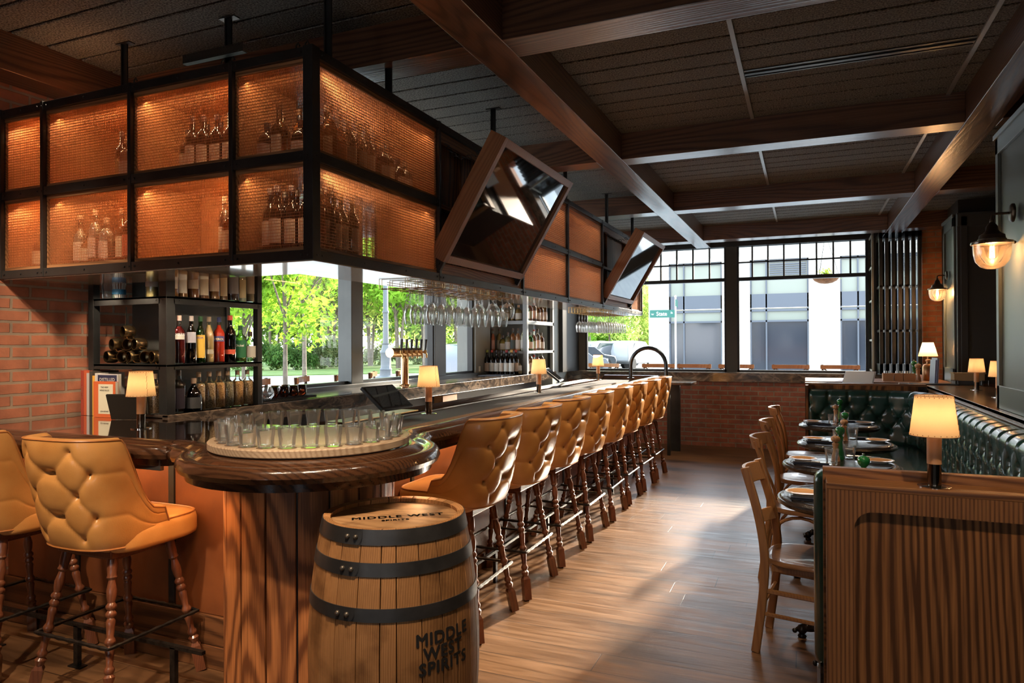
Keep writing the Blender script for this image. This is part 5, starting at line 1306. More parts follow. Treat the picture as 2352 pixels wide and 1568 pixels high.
def cover_book(x, y, w, h, c, lab, lines, panel, pc, tc_, dep=.022):
    r = thing('book', lab, 'book', (x, y, 1.071), math.radians(4), 'books on the bar against the shelf')
    b = MB(); b.box(0, w, .002, dep-.002, .002, h-.002); b.build('pages', PAPER, r)
    b = MB(); b.box(0, w, 0, .002, 0, h); b.box(0, w, dep-.002, dep, 0, h); b.box(-.001, .002, 0, dep, 0, h); cv = b.build('cover', cmat('book_cloth', c, .5), r)
    b = MB(); b.box(*panel, -.0008, 0, *pc) if False else b.box(panel[0], panel[1], -.0008, .0, panel[2], panel[3]); b.build('cover_panel', cmat('cover_panel_paper', pc, .6), r)
    b = MB()
    for s, sz, X, Z in lines: text_mb(b, s, sz, lambda u, v: Vector((X+u, -.0014, Z+v)), .0003)
    b.build('cover_lettering', cmat('cover_print', tc_), r)
cover_book(-3.825, 2.80, .165, .245, (.50, .50, .50), 'grey book titled distilled standing behind the orange one', [('DISTILLED', .026, .082, .205)], (.01, .155, .19, .24), (.02, .025, .07), (.85, .85, .8))
cover_book(-3.790, 2.755, .165, .205, (.66, .14, .045), 'orange covered book with cream title panel facing out', [('THE NEW', .013, .085, .168), ('WINE RULES', .013, .085, .150), ('JON BONNÉ', .011, .085, .03)], (.038, .148, .02, .19), (.72, .68, .52), (.05, .04, .03))
b = MB(); b.box(0, .012, 0, .18, 0, .15); tag(b.build('acrylic_sign', cmat('smoked_sheet', (.035, .03, .025), .2), loc=(-3.56, 2.70, 1.075), rot=(0, .35, -1.2)), 'dark leaning menu holder between the books and the lamp', 'sign')
# ---- brown glass cups beside the window ----
ra = MB(); ra.box(-3.72, -3.42, 3.66, 4.28, 1.093, 1.099)
for i in range(30): ra.box(-3.72, -3.42, 3.665+.021*i, 3.670+.021*i, 1.099, 1.105)
tag(ra.build('bar_mat', cmat('black_rubber', (.02, .02, .02), .7)), 'black ribbed rubber mat under the brown glass cups', 'mat')
CUPB = thin_glass('brown_glass', (.42, .16, .08), 1.2, .02, 1.5, .05, edge=.3)
b = MB(); b.lathe([(.0001, 0), (.028, 0), (.040, .018), (.043, .045), (.036, .078), (.034, .078), (.041, .045), (.0001, .010)], (0, 0, 0), 20, cap=False); cp = b.build('tumbler_cup', CUPB, smooth=60); k = 0
for (x, y) in ((-3.50, 3.90), (-3.62, 3.93), (-3.49, 4.00), (-3.60, 4.03), (-3.49, 4.10), (-3.60, 4.14), (-3.50, 4.20)):
    o = cp if k == 0 else cp.copy()
    if k: COL.objects.link(o)
    o.location = (x, y, 1.105); tag(o, 'round brown glass cup on the ribbed mat, %s from the shelf post' % ORD[k], 'cup', 'brown glass cups'); k += 1
b = MB(); b.lathe([(.0001, 0), (.025, 0), (.044, .025), (.046, .05), (.030, .082), (.028, .082), (.043, .05), (.0001, .01)], (0, 0, 0), 20, cap=False); cp2 = b.build('tumbler_cup', GLASS, smooth=60)
for i, (x, y) in enumerate(((-3.46, 3.80), (-3.57, 3.80))):
    o = cp2 if i == 0 else cp2.copy()
    if i: COL.objects.link(o)
    o.location = (x, y, 1.105); tag(o, 'round clear glass bowl cup %s' % ('in front, next to the shelf post', 'behind the front clear one'), 'cup') if False else tag(o, 'round clear glass cup on the ribbed mat, %s' % ('front one', 'rear one')[i], 'cup', 'clear round cups')
# ---- beer tap ----
tp = thing('beer_tap', 'copper beer tap tower with six black handles standing on the back bar', 'beer tap', (-3.52, 5.70, 1.092))
b = MB(); b.lathe([(.052, 0), (.052, .008), (.040, .014), (.036, .02), (.036, .29)], (0, 0, 0), 28); b.build('column', COPPERTAP, tp, smooth=40)
b = MB(); M = Matrix.Translation((0, 0, .315)) @ Matrix.Rotation(-PI/2, 4, 'X'); b.lathe([(.045, -.26), (.045, .26)], (0, 0, 0), 28, M); b.build('crossbar', COPPERTAP, tp, smooth=40)
for i in range(6):
    y = -.20+.088*i
    b = MB(); b.tube([(.04, y, .315), (.085, y, .315), (.10, y, .295), (.10, y, .26)], .009, 8); b.lathe([(.014, .30), (.014, .335)], (.085, y, 0), 10); f_ = b.build('spout', BRASS, tp, smooth=40)
    b = MB(); b.tube([(.085, y, .335), (.088, y, .36), (.094, y, .44)], [.007, .010, .014], 8); b.build('handle', BLACK, f_, smooth=40)
# ---- far shelf unit ----
sf = thing('bottle_shelf', 'far pale steel shelf unit full of bottles between the side window and the corner', 'shelf unit', (0, 0, 0))
PST = noisy('pale_grey_steel', (.26, .28, .29), (.32, .34, .35), .45, 4, .2)  # paler steel tone than the near unit
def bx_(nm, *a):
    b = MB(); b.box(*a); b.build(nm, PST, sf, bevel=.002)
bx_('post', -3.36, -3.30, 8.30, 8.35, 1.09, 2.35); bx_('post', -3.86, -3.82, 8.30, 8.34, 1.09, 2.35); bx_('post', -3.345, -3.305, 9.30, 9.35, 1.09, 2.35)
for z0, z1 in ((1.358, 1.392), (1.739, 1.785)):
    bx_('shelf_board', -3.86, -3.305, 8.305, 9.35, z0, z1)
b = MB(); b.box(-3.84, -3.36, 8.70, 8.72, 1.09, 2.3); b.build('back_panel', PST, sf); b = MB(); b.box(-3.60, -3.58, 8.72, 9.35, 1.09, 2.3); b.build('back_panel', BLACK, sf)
b = MB(); b.box(-3.89, -3.29, 8.28, 9.4, 1.0, 1.092); b.build('base', STONE, sf)
random.seed(11)
for i in range(7):
    lq = ((.62, .22, .12), (.40, .30, .12), (.50, .38, .08), (.38, .35, .2), (.50, .20, .07), (.75, .40, .22), (.7, .66, .5))[i]; lc = ((.7, .4, .35), (.5, .45, .35), (.75, .72, .6), (.75, .74, .7), (.12, .15, .15), (.8, .7, .62), (.85, .84, .8))[i]
    bottle(('slim', 'tall', 'squat', 'shoulder', 'tall', 'tall', 'tall')[i], CLR, lq, lc, (.15, .1, .07), (-3.81+.072*i, 8.36+(.05 if i == 1 else 0), 1.393), 'spirit bottle on the middle shelf of the far unit, %s from window' % ORD[i], 'bottles on the middle shelf of the far unit', rz=.3, lz=(.1, .5))
for i in range(4):
    bottle(('squat', 'squat', 'slim', 'squat')[i], CLR, (.45, .28, .09), (.8, .78, .7), (.6, .35, .2), (-3.70+.085*i, 8.37, 1.786), 'bottle on the top shelf of the far unit, %s from the window' % ORD[i], 'bottles on the top shelf of the far unit', rz=.3, lz=(.1, .5))
for j, (z, nn) in enumerate(((1.093, 5), (1.393, 5), (1.786, 6))):
    for i in range(nn):
        c = ((.25, .10, .04), (.35, .18, .07), (.05, .20, .04), (.5, .2, .15), (.3, .25, .2), (.3, .12, .05))[(i+j) % 6]
        bottle(('round', 'tall', 'shoulder')[(i+j) % 3], CLR, c, (.75, .6, .5), (.5, .08, .06) if i == 2 else (.1, .07, .05), (-3.36, 8.42+.14*i, z), 'bottle on the %s shelf, aisle side of far unit, %s from corner post' % (('lowest', 'middle', 'top')[j], ORD[i]), 'bottles on the aisle side of the far unit', rz=1.0, lz=(.12, .5))
wc = ((.35, .45, .10), (.5, .05, .04), (.02, .02, .02), (.02, .02, .02), (.35, .03, .05), (.6, .35, .1))
b = MB(); b.box(-3.88, -3.42, 8.10, 8.285, 1.0925, 1.098); b.box(-3.74, -3.42, 7.75, 8.02, 1.0925, 1.099); tag(b.build('bar_mat', cmat('grey_rubber', (.10, .11, .13), .6)), 'flat grey mats on the back bar in front of the wine bottles', 'mat')
for r_ in range(2):
    for i in range(6):
        bottle('wine', None, None, (.82, .80, .72) if (i+r_) % 3 else (.70, .60, .50), wc[(i+2*r_) % 6], (-3.79+.068*i+.03*r_, 8.14+.075*r_, 1.098), 'dark wine bottle on the back bar, %s row, %s from the window' % (('front', 'back')[r_], ORD[i]), 'wine bottles on the back bar', 'wine_bottle', rz=.3, lz=(.12, .48))
for i in range(2):
    bottle('jug', CLR, (.5, .45, .3), (.8, .78, .7), (.3, .2, .1), (-3.40-.0*i, 8.16-.09*i+.09, 1.098) if i == 0 else (-3.885+.03, 7.98, 1.093), ('clear decanter bottle right of the wine bottles', 'pink flask left of the wine bottles')[i], 'wine bottles on the back bar', rz=.3)
# ================= rotating tray of glasses on the bar corner =================
TRX, TRY = -1.832, 2.262
tr = thing('round_tray', 'large round wooden lazy tray ringed with glasses on the bar corner', 'tray', (TRX, TRY, 1.071))
b = MB(); b.lathe([(.0001, .012), (.36, .012), (.384, .014), (.388, .018), (.388, .040), (.384, .044), (.0001, .044)], (0, 0, 0), 96, cap=False); b.build('board', wood('tray_beech', (.50, .36, .24), (.36, .24, .15), 'Y', 3, .4, .05, .04, spec=.2), tr, smooth=35)
b = MB(); b.lathe([(.30, 0), (.30, .012)], (0, 0, 0), 48); b.build('turntable_base', BLACK, tr)
rk = tumbler(.0335, .075, 30); rk0 = rk.build('rocks_glass', GLASS, smooth=25)
N = 26
ngl = 0
for i in range(N):
    a = 2*PI*i/N+.06; R_o = .330
    o = rk0 if i == 0 else rk0.copy()
    if i: COL.objects.link(o)
    o.location = (TRX+R_o*math.cos(a), TRY+R_o*math.sin(a), 1.116); o.rotation_euler = (0, 0, i*.37)
    d = (math.degrees(a)-230) % 360
    side = 'clockwise' if d > 180 else 'anticlockwise'; kk = int(round((d if d <= 180 else 360-d)/(360/N)))
    tag(o, 'clear faceted rocks glass on the round tray, %s %s from the one nearest the camera' % (ORD[min(kk, 19)], side) if kk else 'clear faceted rocks glass on the round tray, nearest the camera', 'glass', 'rocks glasses ringing the tray')
# coasters under the glasses
for i in range(N):
    a = 2*PI*i/N+.06; 
    if i == 0: b = MB(); b.lathe([(.033, 0), (.033, .0012)], (0, 0, 0), 20); c0 = b.build('coaster', cmat('dark_leather_coaster', (.16, .09, .05), .6)); o = c0
    else: o = c0.copy(); COL.objects.link(o)
    o.location = (.330*math.cos(a), .330*math.sin(a), .0438); o.parent = tr
# ================= bottles behind the copper mesh =================
random.seed(5)
def cabrow(x0, x1, n, z, kinds, cfg, where, ax='x', back=.0):
    for i in range(n):
        t = (i+.5)/n; p = x0+(x1-x0)*t+random.uniform(-.008, .008)
        g, lq, lc, cc = cfg[i % len(cfg)]
        loc = (p, YF+.12+back+random.uniform(-.01, .03), z) if ax == 'x' else (XF-.12-back-random.uniform(0, .03), p, z)
        bottle(kinds[i % len(kinds)], g, lq, lc, cc, loc, 'bottle behind copper mesh, %s, %s from its left end' % (where, ORD[i]), 'bottles inside the hanging cabinet', rz=(0 if ax == 'x' else PI/2)+random.uniform(-.2, .2), lz=(.12, .5), sc=.98)
ZL, ZU = CZ0+.0625, 2.3085
DK = (None, None, (.55, .50, .42), (.03, .03, .03)); WH = (None, None, (.72, .62, .50), (.05, .03, .03)); CL = (CLR, (.55, .45, .35), (.70, .60, .48), (.3, .2, .12)); AM = (CLR, (.40, .14, .04), (.75, .65, .45), (.15, .08, .04))
RD = (CLR, (.55, .10, .03), (.7, .3, .15), (.1, .05, .05))
cabrow(-3.86, -3.74, 1, ZU, ['shoulder'], [CL], 'upper left end bay'); cabrow(-3.98, -3.74, 2, ZL, ['squat', 'jug'], [AM, CL], 'lower left end bay')
cabrow(-3.32, -3.10, 3, ZU, ['tall', 'shoulder', 'round'], [(None, None, (.5, .35, .15), (.02, .02, .02)), CL, DK], 'second upper bay')
cabrow(-3.64, -3.10, 7, ZL, ['round', 'jug', 'tall', 'shoulder', 'slim', 'tall', 'slim'], [CL, AM, CL, CL, AM, (None, None, (.55, .12, .06), (.5, .1, .08)), DK], 'second lower bay')
cabrow(-2.86, -2.43, 6, ZU, ['shoulder', 'tall', 'tall', 'tall', 'tall', 'round'], [WH], 'third upper bay'); cabrow(-2.86, -2.43, 5, ZU, ['wine'], [DK], 'third upper bay, back row', back=.12)
cabrow(-2.62, -2.42, 3, ZL, ['slim', 'shoulder', 'tall'], [CL, AM, RD], 'third lower bay'); cabrow(-2.65, -2.42, 3, ZL, ['tall'], [CL], 'third lower bay, back row', back=.1)
cabrow(-2.34, -2.00, 4, ZU, ['squat', 'round', 'squat', 'shoulder'], [WH, AM, WH, AM], 'upper corner bay'); cabrow(-2.34, -2.0, 4, ZU, ['tall'], [AM], 'upper corner bay, back row', back=.11)
cabrow(-2.34, -1.99, 5, ZL, ['wine'], [WH], 'lower corner bay'); cabrow(-2.34, -2.0, 4, ZL, ['wine'], [DK], 'lower corner bay, back row', back=.11)
cabrow(2.56, 3.42, 10, ZU, ['round', 'wine', 'tall', 'wine', 'wine', 'wine', 'shoulder', 'round', 'squat', 'squat'], [AM, WH, RD, WH, DK, WH, DK, AM, WH, CL], 'upper aisle bay beside the screen', 'y')
cabrow(2.52, 2.92, 5, ZL, ['wine'], [WH, DK], 'lower aisle bay beside the corner', 'y')
# ================= items at the service counter and ledge =================
ms = thing('menu_stand', 'white open menu on a slanted reading stand above the far banquette', 'menu', (.52, 8.28, 1.0), math.radians(-15))
b = MB(); M = Matrix.Translation((0, 0, .10)) @ Matrix.Rotation(math.radians(38), 4, 'X')
b.box(-.15, .15, -.10, .11, 0, .008, M); b.build('board', mat('pale_blue_board', (.55, .60, .72), .4), ms); b = MB(); b.box(-.14, .14, -.085, .10, .009, .012, M); b.build('paper', WHITEP, ms)
b = MB(); b.tube([(0, 0, .01), (0, 0, .1)], .02, 10); b.build('stem', CHROME, ms)
WB = mat('caddy_wood', (.45, .23, .10), .55)
for i, (xa, xb_) in enumerate(((.80, .905), (.915, 1.0), (1.005, 1.12))):
    r = thing('wooden_caddy', 'small open wooden box of condiments on the service counter, %s' % ('nearest the window leaf', 'middle one', 'beside the wooden mill')[i], 'box', (xa, 8.86, 1.05), 0, 'wooden boxes on the service counter')
    W_ = xb_-xa; b = MB(); b.box(0, W_, 0, .008, 0, .085); b.box(0, W_, .10, .108, 0, .085); b.box(0, .008, .008, .10, 0, .085); b.box(W_-.008, W_, .008, .1, 0, .085); b.box(.008, W_-.008, .008, .10, 0, .008); b.build('box', WB, r)
    b = MB()
    for k in range(4): b.tube([(.02+.02*k, .05, .01), (.022+.02*k, .055, .11)], .006, 6)
    b.build('contents', SILVER, r)
o = dup(wm0, (1.138, 8.80, 1.05), 0, 'tall wooden salt mill on the service counter', 'mills on the service counter'); o.scale = (1.25,)*3
o = dup(gm0, (1.115, 8.93, 1.05), 0, 'green pepper mill behind the wooden one on the service counter', 'mills on the service counter'); o.scale = (1.1,)*3
r = thing('jar_lamp', 'lamp with a pale shade standing on a copper jar before the orange brick pier', 'lamp', (1.268, 9.05, 1.05))
b = MB(); b.lathe([(.058, 0), (.06, .005), (.06, .15), (.045, .18), (.018, .19), (.018, .215), (.026, .22), (.026, .235), (.008, .24), (.008, .28)], (0, 0, 0), 24); b.build('jar', mat('copper_jar', (.40, .20, .10), .3, .7), r, smooth=40)
b = MB(); b.lathe([(.098, .275), (.055, .43)], (0, 0, 0), 32, cap=False); b.build('lamp_shade', SHADE, r, smooth=60)
light('lamp_bulb_light', 'POINT', (1.268, 9.05, 1.41), 1.5, LAMPC, shadow_soft_size=.02)
b = MB(); b.box(-.004, .004, 0, .2, 0, .27); b.box(.01, .016, .0, .2, 0, .26); b.box(-.016, -.010, .01, .2, 0, .25)
tag(b.build('standing_menus', mat('blue_grey_menu', (.35, .38, .50), .4), loc=(1.225, 8.22, 1.052), rot=(0, .05, .1)), 'upright blue-grey menus standing on the service counter', 'menu')
b = MB(); b.box(0, .45, 0, .16, 0, .012); tag(b.build('black_tray', cmat('black_rubber', (.02, .02, .02), .7), loc=(.95, 8.07, 1.052)), 'flat black tray behind the banquette cap', 'tray')
b = MB(); b.tube([(0, 0, .008), (.09, .02, .008)], .009, 8); tag(b.build('rolled_paper', WHITEP, loc=(.86, 7.98, 1.063)), 'small white rolled paper on the banquette cap', 'paper')
cr = thing('wine_crate', 'wooden crate on a wire stand behind the ledge lamp', 'crate', (1.37, 8.15, 1.051), math.radians(3))
b = MB(); b.box(0, .26, 0, .14, .045, .115); b.box(-.01, .27, -.01, .15, .115, .123); b.build('crate', mat('pale_crate_pine', (.45, .28, .13), .6), cr)
b = MB(); b.box(.01, .25, .01, .13, 0, .045)
for s in (0, .262):
    b.tube([(s-.03, 0, .003), (s-.03, 0, .05), (s+.03, 0, .05), (s+.03, 0, .003)], .003, 5)
b.build('wire_stand', mat('wire_grey', (.12, .12, .12), .35, .5), cr)
# ---- folded window leaves ----
for i, x in enumerate((.905, .975, 1.05, 1.125, 1.20, 1.275, 1.345)):
    b = MB(); y0, y1 = 10.20, 10.70
    b.box(x-.020, x+.020, y0, y0+.06, 1.07, 2.92); b.box(x-.020, x+.020, y1-.06, y1, 1.07, 2.92); b.box(x-.018, x+.018, y0, y1, 1.07, 1.2); b.box(x-.018, x+.018, y0, y1, 2.84, 2.92)
    for z in (1.62, 2.20): b.box(x-.014, x+.014, y0, y1, z, z+.03)
    o = tag(b.build('folding_window_leaf', FRAMEM), 'dark folded window leaf stacked beside the brick pier, %s from the open window' % ORD[i], 'window leaf', 'folded window leaves')
    b = MB(); b.box(x-.004, x+.004, y0+.06, y1-.06, 1.2, 2.84); b.build('pane', thin_glass('greenish_leaf_glass', (.5, .8, .72), 1, 0, 1.5, .02) if i == 0 else bpy.data.materials['greenish_leaf_glass'], o)
b = MB()
for z in (1.10, 1.50, 2.02, 2.46, 2.88): b.box(.80, .815, 10.2, 10.7, z, z+.025)
b.box(.795, .82, 10.2, 10.23, 1.07, 2.92); b.box(.795, .82, 10.67, 10.7, 1.07, 2.92); o = tag(b.build('open_window_leaf', mat('pale_leaf_frame', (.30, .31, .28), .4)), 'pale edged glazed leaf standing open at the right of the far window', 'window leaf')  # paler frame tone than the folded leaves
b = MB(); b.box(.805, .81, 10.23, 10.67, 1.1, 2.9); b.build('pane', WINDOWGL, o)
# ================= outside =================
GROUND = noisy('sunlit_paving', (.55, .53, .49), (.66, .64, .60), .9, 1.2)
b = MB(); b.box(-70, 40, 10.9, 90, -.14, -.02); b.box(-70, XL-.2, -20, 10.9, -.14, -.02); struct(b.build('ground', GROUND))
ASPH = noisy('asphalt', (.16, .16, .16), (.20, .20, .19), .9, 3)
b = MB(); b.box(-15.2, -7.4, -20, 90, -.02, -.012); b.box(-70, 40, 17.5, 27, -.016, -.010); tag(b.build('road', ASPH), 'pale sunlit street crossing outside both windows', 'road'); 
GRASS = noisy('lawn', (.065, .12, .018), (.11, .16, .03), .9, 1.5, bump=.6, bs=60)
def loc_px(px, d):      # a ground position in the view direction of column px, d metres ahead of the door
    t = (px-1176)/1596.2; c, s = math.cos(.40008), math.sin(.40008); return (-s*d+c*t*d, c*d+s*t*d)
b = MB(); b.prism([loc_px(300, 31.5), loc_px(1020, 37), loc_px(1075, 120), loc_px(100, 120)], -.02, .03)
tag(b.build('lawn', GRASS), 'sunlit lawn across the street beneath the trees', 'lawn')
# ---- planting: leaves are small cards scattered in clumps, each crown is one object ----
def leafmat(nm, c, tc_):
    m = bpy.data.materials.new(nm); m.use_nodes = True; t = NT(m); t.n.remove(t.b); out = t.n['Material Output']
    d = t.new('ShaderNodeBsdfDiffuse'); tr_ = t.new('ShaderNodeBsdfTranslucent')
    oi = t.coords(); nz = t.new('ShaderNodeTexNoise'); nz.inputs['Scale'].default_value = .9; nz.inputs['Detail'].default_value = 3; t.link(oi, nz.inputs['Vector'])
    t.link(t.ramp(nz.outputs['Fac'], [(.35, tuple(k*.6 for k in c)), (.65, tuple(min(1, k*1.4) for k in c))]), d.inputs[0])
    t.link(t.ramp(nz.outputs['Fac'], [(.35, tuple(k*.6 for k in tc_)), (.65, tuple(min(1, k*1.3) for k in tc_))]), tr_.inputs[0])
    mx = t.new('ShaderNodeMixShader'); mx.inputs[0].default_value = .5; t.link(d.outputs[0], mx.inputs[1]); t.link(tr_.outputs[0], mx.inputs[2]); t.link(mx.outputs[0], out.inputs[0]); return m
LF1 = leafmat('bright_maple_leaf', (.17, .33, .04), (.36, .55, .06)); LF2 = leafmat('honey_locust_leaf', (.26, .36, .09), (.46, .56, .14)); LF3 = leafmat('hedge_leaf', (.07, .14, .04), (.14, .22, .05)); LF4 = leafmat('pale_shrub_leaf', (.18, .23, .11), (.26, .31, .11))
FANW = 0
BARK = noisy('tree_bark', (.10, .075, .055), (.15, .12, .09), .9, 10)
def crown(b, c, rad, n, size, rnd, lobes=14, shape='maple'):
    cs = []
    for _ in range(lobes):
        d = Vector((rnd.gauss(0, 1), rnd.gauss(0, 1), rnd.gauss(0, 1))).normalized()*rnd.uniform(.25, .85)
        cs.append((Vector((c[0]+d.x*rad[0], c[1]+d.y*rad[1], c[2]+d.z*rad[2])), rnd.uniform(.28, .50)))
    for i in range(n):
        p0, k = cs[rnd.randrange(len(cs))]; d = Vector((rnd.gauss(0, 1), rnd.gauss(0, 1), rnd.gauss(0, 1))).normalized()*(rnd.random()**.4)
        p = p0+Vector((d.x*rad[0]*k, d.y*rad[1]*k, d.z*rad[2]*k)); s = size*rnd.uniform(.6, 1.3)
        q = Euler((rnd.uniform(-1.2, 1.2), rnd.uniform(-1.2, 1.2), rnd.uniform(0, 6.3))).to_matrix(); u = q @ Vector((s, 0, 0)); v = q @ Vector((0, s, 0))
        if shape == 'maple': b.add([p-u, p-v*.35-u*.2, p+u*.9-v*.8, p+u*.5, p+u*.9+v*.8, p+v*.35-u*.2], [(0, 1, 3), (1, 2, 3), (0, 3, 5), (3, 4, 5)])
        else: b.add([p-u, p-v*.45, p+u, p+v*.45], [(0, 1, 2, 3)])
def tree(x, y, h, rad, cz, n, size, lm, label, seed, trunk=.10, multi=1, shape='maple', grp='trees across the street', lobes=14):
    rnd = random.Random(seed); r = thing('street_tree', label, 'tree', (x, y, -.02), 0, grp)
    b = MB()
    for k in range(multi):
        a = k*2.4; dx, dy = (math.cos(a)*.5, math.sin(a)*.5) if multi > 1 else (0, 0)
        b.tube([(dx*.2, dy*.2, 0), (dx*.6, dy*.6, cz*.5), (dx*1.6, dy*1.6, cz)], [trunk, trunk*.8, trunk*.45], 8)
        for j in range(4):
            a2 = rnd.uniform(0, 6.3); b.tube([(dx, dy, cz*.6+.15*j), (dx+math.cos(a2)*rad[0]*.35, dy+math.sin(a2)*rad[1]*.35, cz+.2*j), (dx+math.cos(a2)*rad[0]*.7, dy+math.sin(a2)*rad[1]*.7, cz+rad[2]*.3)], [trunk*.4, trunk*.25, .012], 6)
    b.build('trunk', BARK, r, smooth=60)
    b = MB(); crown(b, (0, 0, cz+rad[2]*.25), rad, n, size, rnd, lobes, shape); b.build('crown', lm, r)
    return r
def loc_px(px, d):      # helper constants only: ground position seen from the door at depth d
    t = (px-1176)/1596.2; c, s = math.cos(.40008), math.sin(.40008); return (-s*d+c*t*d, c*d+s*t*d)
x, y = loc_px(655, 15); tree(x, y, 5, (1.9, 1.9, 1.9), 2.9, 5200, .085, LF1, 'bright green maple close outside the left window', 1, .06, lobes=20, grp='street trees near the window')
x, y = loc_px(560, 16.5); tree(x, y, 5, (2.1, 2.1, 2.0), 2.6, 3600, .09, LF1, 'maple seen through the near bottle shelf', 2, .06, grp='street trees near the window')
for i, (px, d, rad, cz, lm, mu, nlab) in enumerate(((760, 33, (3.2, 3.2, 3.4), 4.2, LF2, 3, 'multi-stem locust tree behind the hedge, left of the first window post'), (690, 37, (3.6, 3.6, 3.8), 4.6, LF2, 3, 'locust tree filling the top of the left window'),
        (620, 36, (3.6, 3.6, 3.8), 4.8, LF3, 1, 'darker tree behind the close maple'), (850, 35, (3.0, 3.0, 3.4), 4.2, LF2, 3, 'locust tree just right of the first window post'), (915, 31, (2.6, 2.6, 3.2), 4.2, LF1, 3, 'multi-stem tree behind the lamp post'),
        (975, 34, (3.2, 3.2, 3.4), 4.2, LF2, 3, 'locust tree behind the beer tap'), (1050, 33, (3.0, 3.0, 3.2), 4.0, LF2, 3, 'multi-stem tree above the parked dark car'), (1120, 38, (3.4, 3.4, 3.6), 4.6, LF2, 1, 'tree hidden behind the grey window panel'),
        (1310, 40, (2.6, 2.6, 2.4), 2.7, LF1, 1, 'green tree above the parked cars by the corner'), (1400, 44, (2.6, 2.6, 2.4), 2.8, LF2, 1, 'locust tree behind the far stemware rack'), (1468, 47, (2.2, 2.2, 2.8), 3.0, LF2, 1, 'pale tree left of the white brick building'), (1355, 55, (5, 5, 4.6), 5.2, LF3, 1, 'distant darker tree at the street corner'))):
    d *= 1.38; rad = tuple(k*1.36 for k in rad); x, y = loc_px(px, d); tree(x, y, 7, rad, cz*1.3, 4600, .19, lm, nlab, 20+i, .11, mu, 'plain', lobes=18)
for i, px in enumerate((560, 640, 730, 820, 910, 1000, 1090)):
    x, y = loc_px(px, 72); tree(x, y, 8, (7.2, 7.2, 7.0), 6.0, 4200, .38, LF3 if i % 2 else LF2, 'distant tree in the back row across the lawn, %s from the left' % ORD[i], 60+i, .15, 1, 'plain', 'distant trees behind the lawn', 20)
def hedge(pxa, pxb, d, h, lm, label, seed, n=5200):
    rnd = random.Random(seed); b = MB(); A = Vector(loc_px(pxa, d)); B = Vector(loc_px(pxb, d*1.04))
    nc = 12
    for k in range(nc):
        c = A.lerp(B, (k+.5)/nc); crown(b, (c.x, c.y, h*.45), ((B-A).length/nc*.9, 1.3, h*.62), n//nc, .12 if h < 4 else .4, rnd, 5, 'plain')
    core = MB()
    tag(b.build('hedge', lm), label, 'hedge', 'hedges across the street')
hedge(540, 720, 40, 1.6, LF3, 'dark green hedge at the left of the lawn', 5); hedge(690, 790, 42, 2.1, LF4, 'tall pale flowering hedge left of the first window post', 6); hedge(830, 1015, 50, 1.7, LF4, 'low pale shrubs behind the lamp post', 7, 3600)
hedge(1250, 1500, 78, 4.2, LF1, 'green planting beyond the parked cars at the street corner', 9, 3600)
hedge(480, 1110, 88, 7.0, LF2, 'tall pale thicket closing the far side of the lawn', 8, 6500)
# lamp post
x, y = loc_px(886, 30)
lp = thing('street_lamp_post', 'grey fluted lamp post across the street outside the left window', 'lamp post', (x, y, -.02)); lp.scale = (1.3, 1.3, 1.3)
LPM = mat('painted_grey_iron', (.10, .11, .125), .5)
b = MB(); b.lathe([(.34, 0), (.34, .08), (.22, .14), (.19, .30), (.21, .34), (.17, .40), (.17, .85), (.20, .90), (.15, 1.0), (.11, 1.15), (.14, 1.2)], (0, 0, 0), 16); b.build('base', LPM, lp, smooth=40)
b = MB(); b.lathe([(.095, 1.2), (.09, 2.2), (.11, 2.22), (.11, 2.27), (.085, 2.3), (.07, 6.0)], (0, 0, 0), 16); b.build('shaft', LPM, lp, smooth=40)
x, y = loc_px(699, 29); tree(x, y, 5, (2.2, 2.2, 2.2), 4.4, 2600, .13, LF1, 'slim young street tree with a bare grey trunk beyond the close maple', 91, .10, 1, grp='street trees near the window')
x, y = loc_px(984, 25); tree(x, y, 5, (2.6, 2.6, 2.4), 5.2, 2600, .13, LF1, 'thick trunked street tree left of the second window post', 92, .22, 1, grp='street trees near the window')
# kerbs and paths
b = MB()
for d, w_ in ((-7.4, .2), (-15.2, .2), (-19.4, .15)): b.box(d-w_, d, -20, 17.4, -.02, .06)
b.box(-70, -15.4, 17.2, 17.4, -.02, .06) ; b.box(-6.5, 40, 27, 27.2, -.02, .06); tag(b.build('kerb', mat('pale_kerb_stone', (.62, .60, .56), .8)), 'pale stone kerbs edging the street', 'kerb')
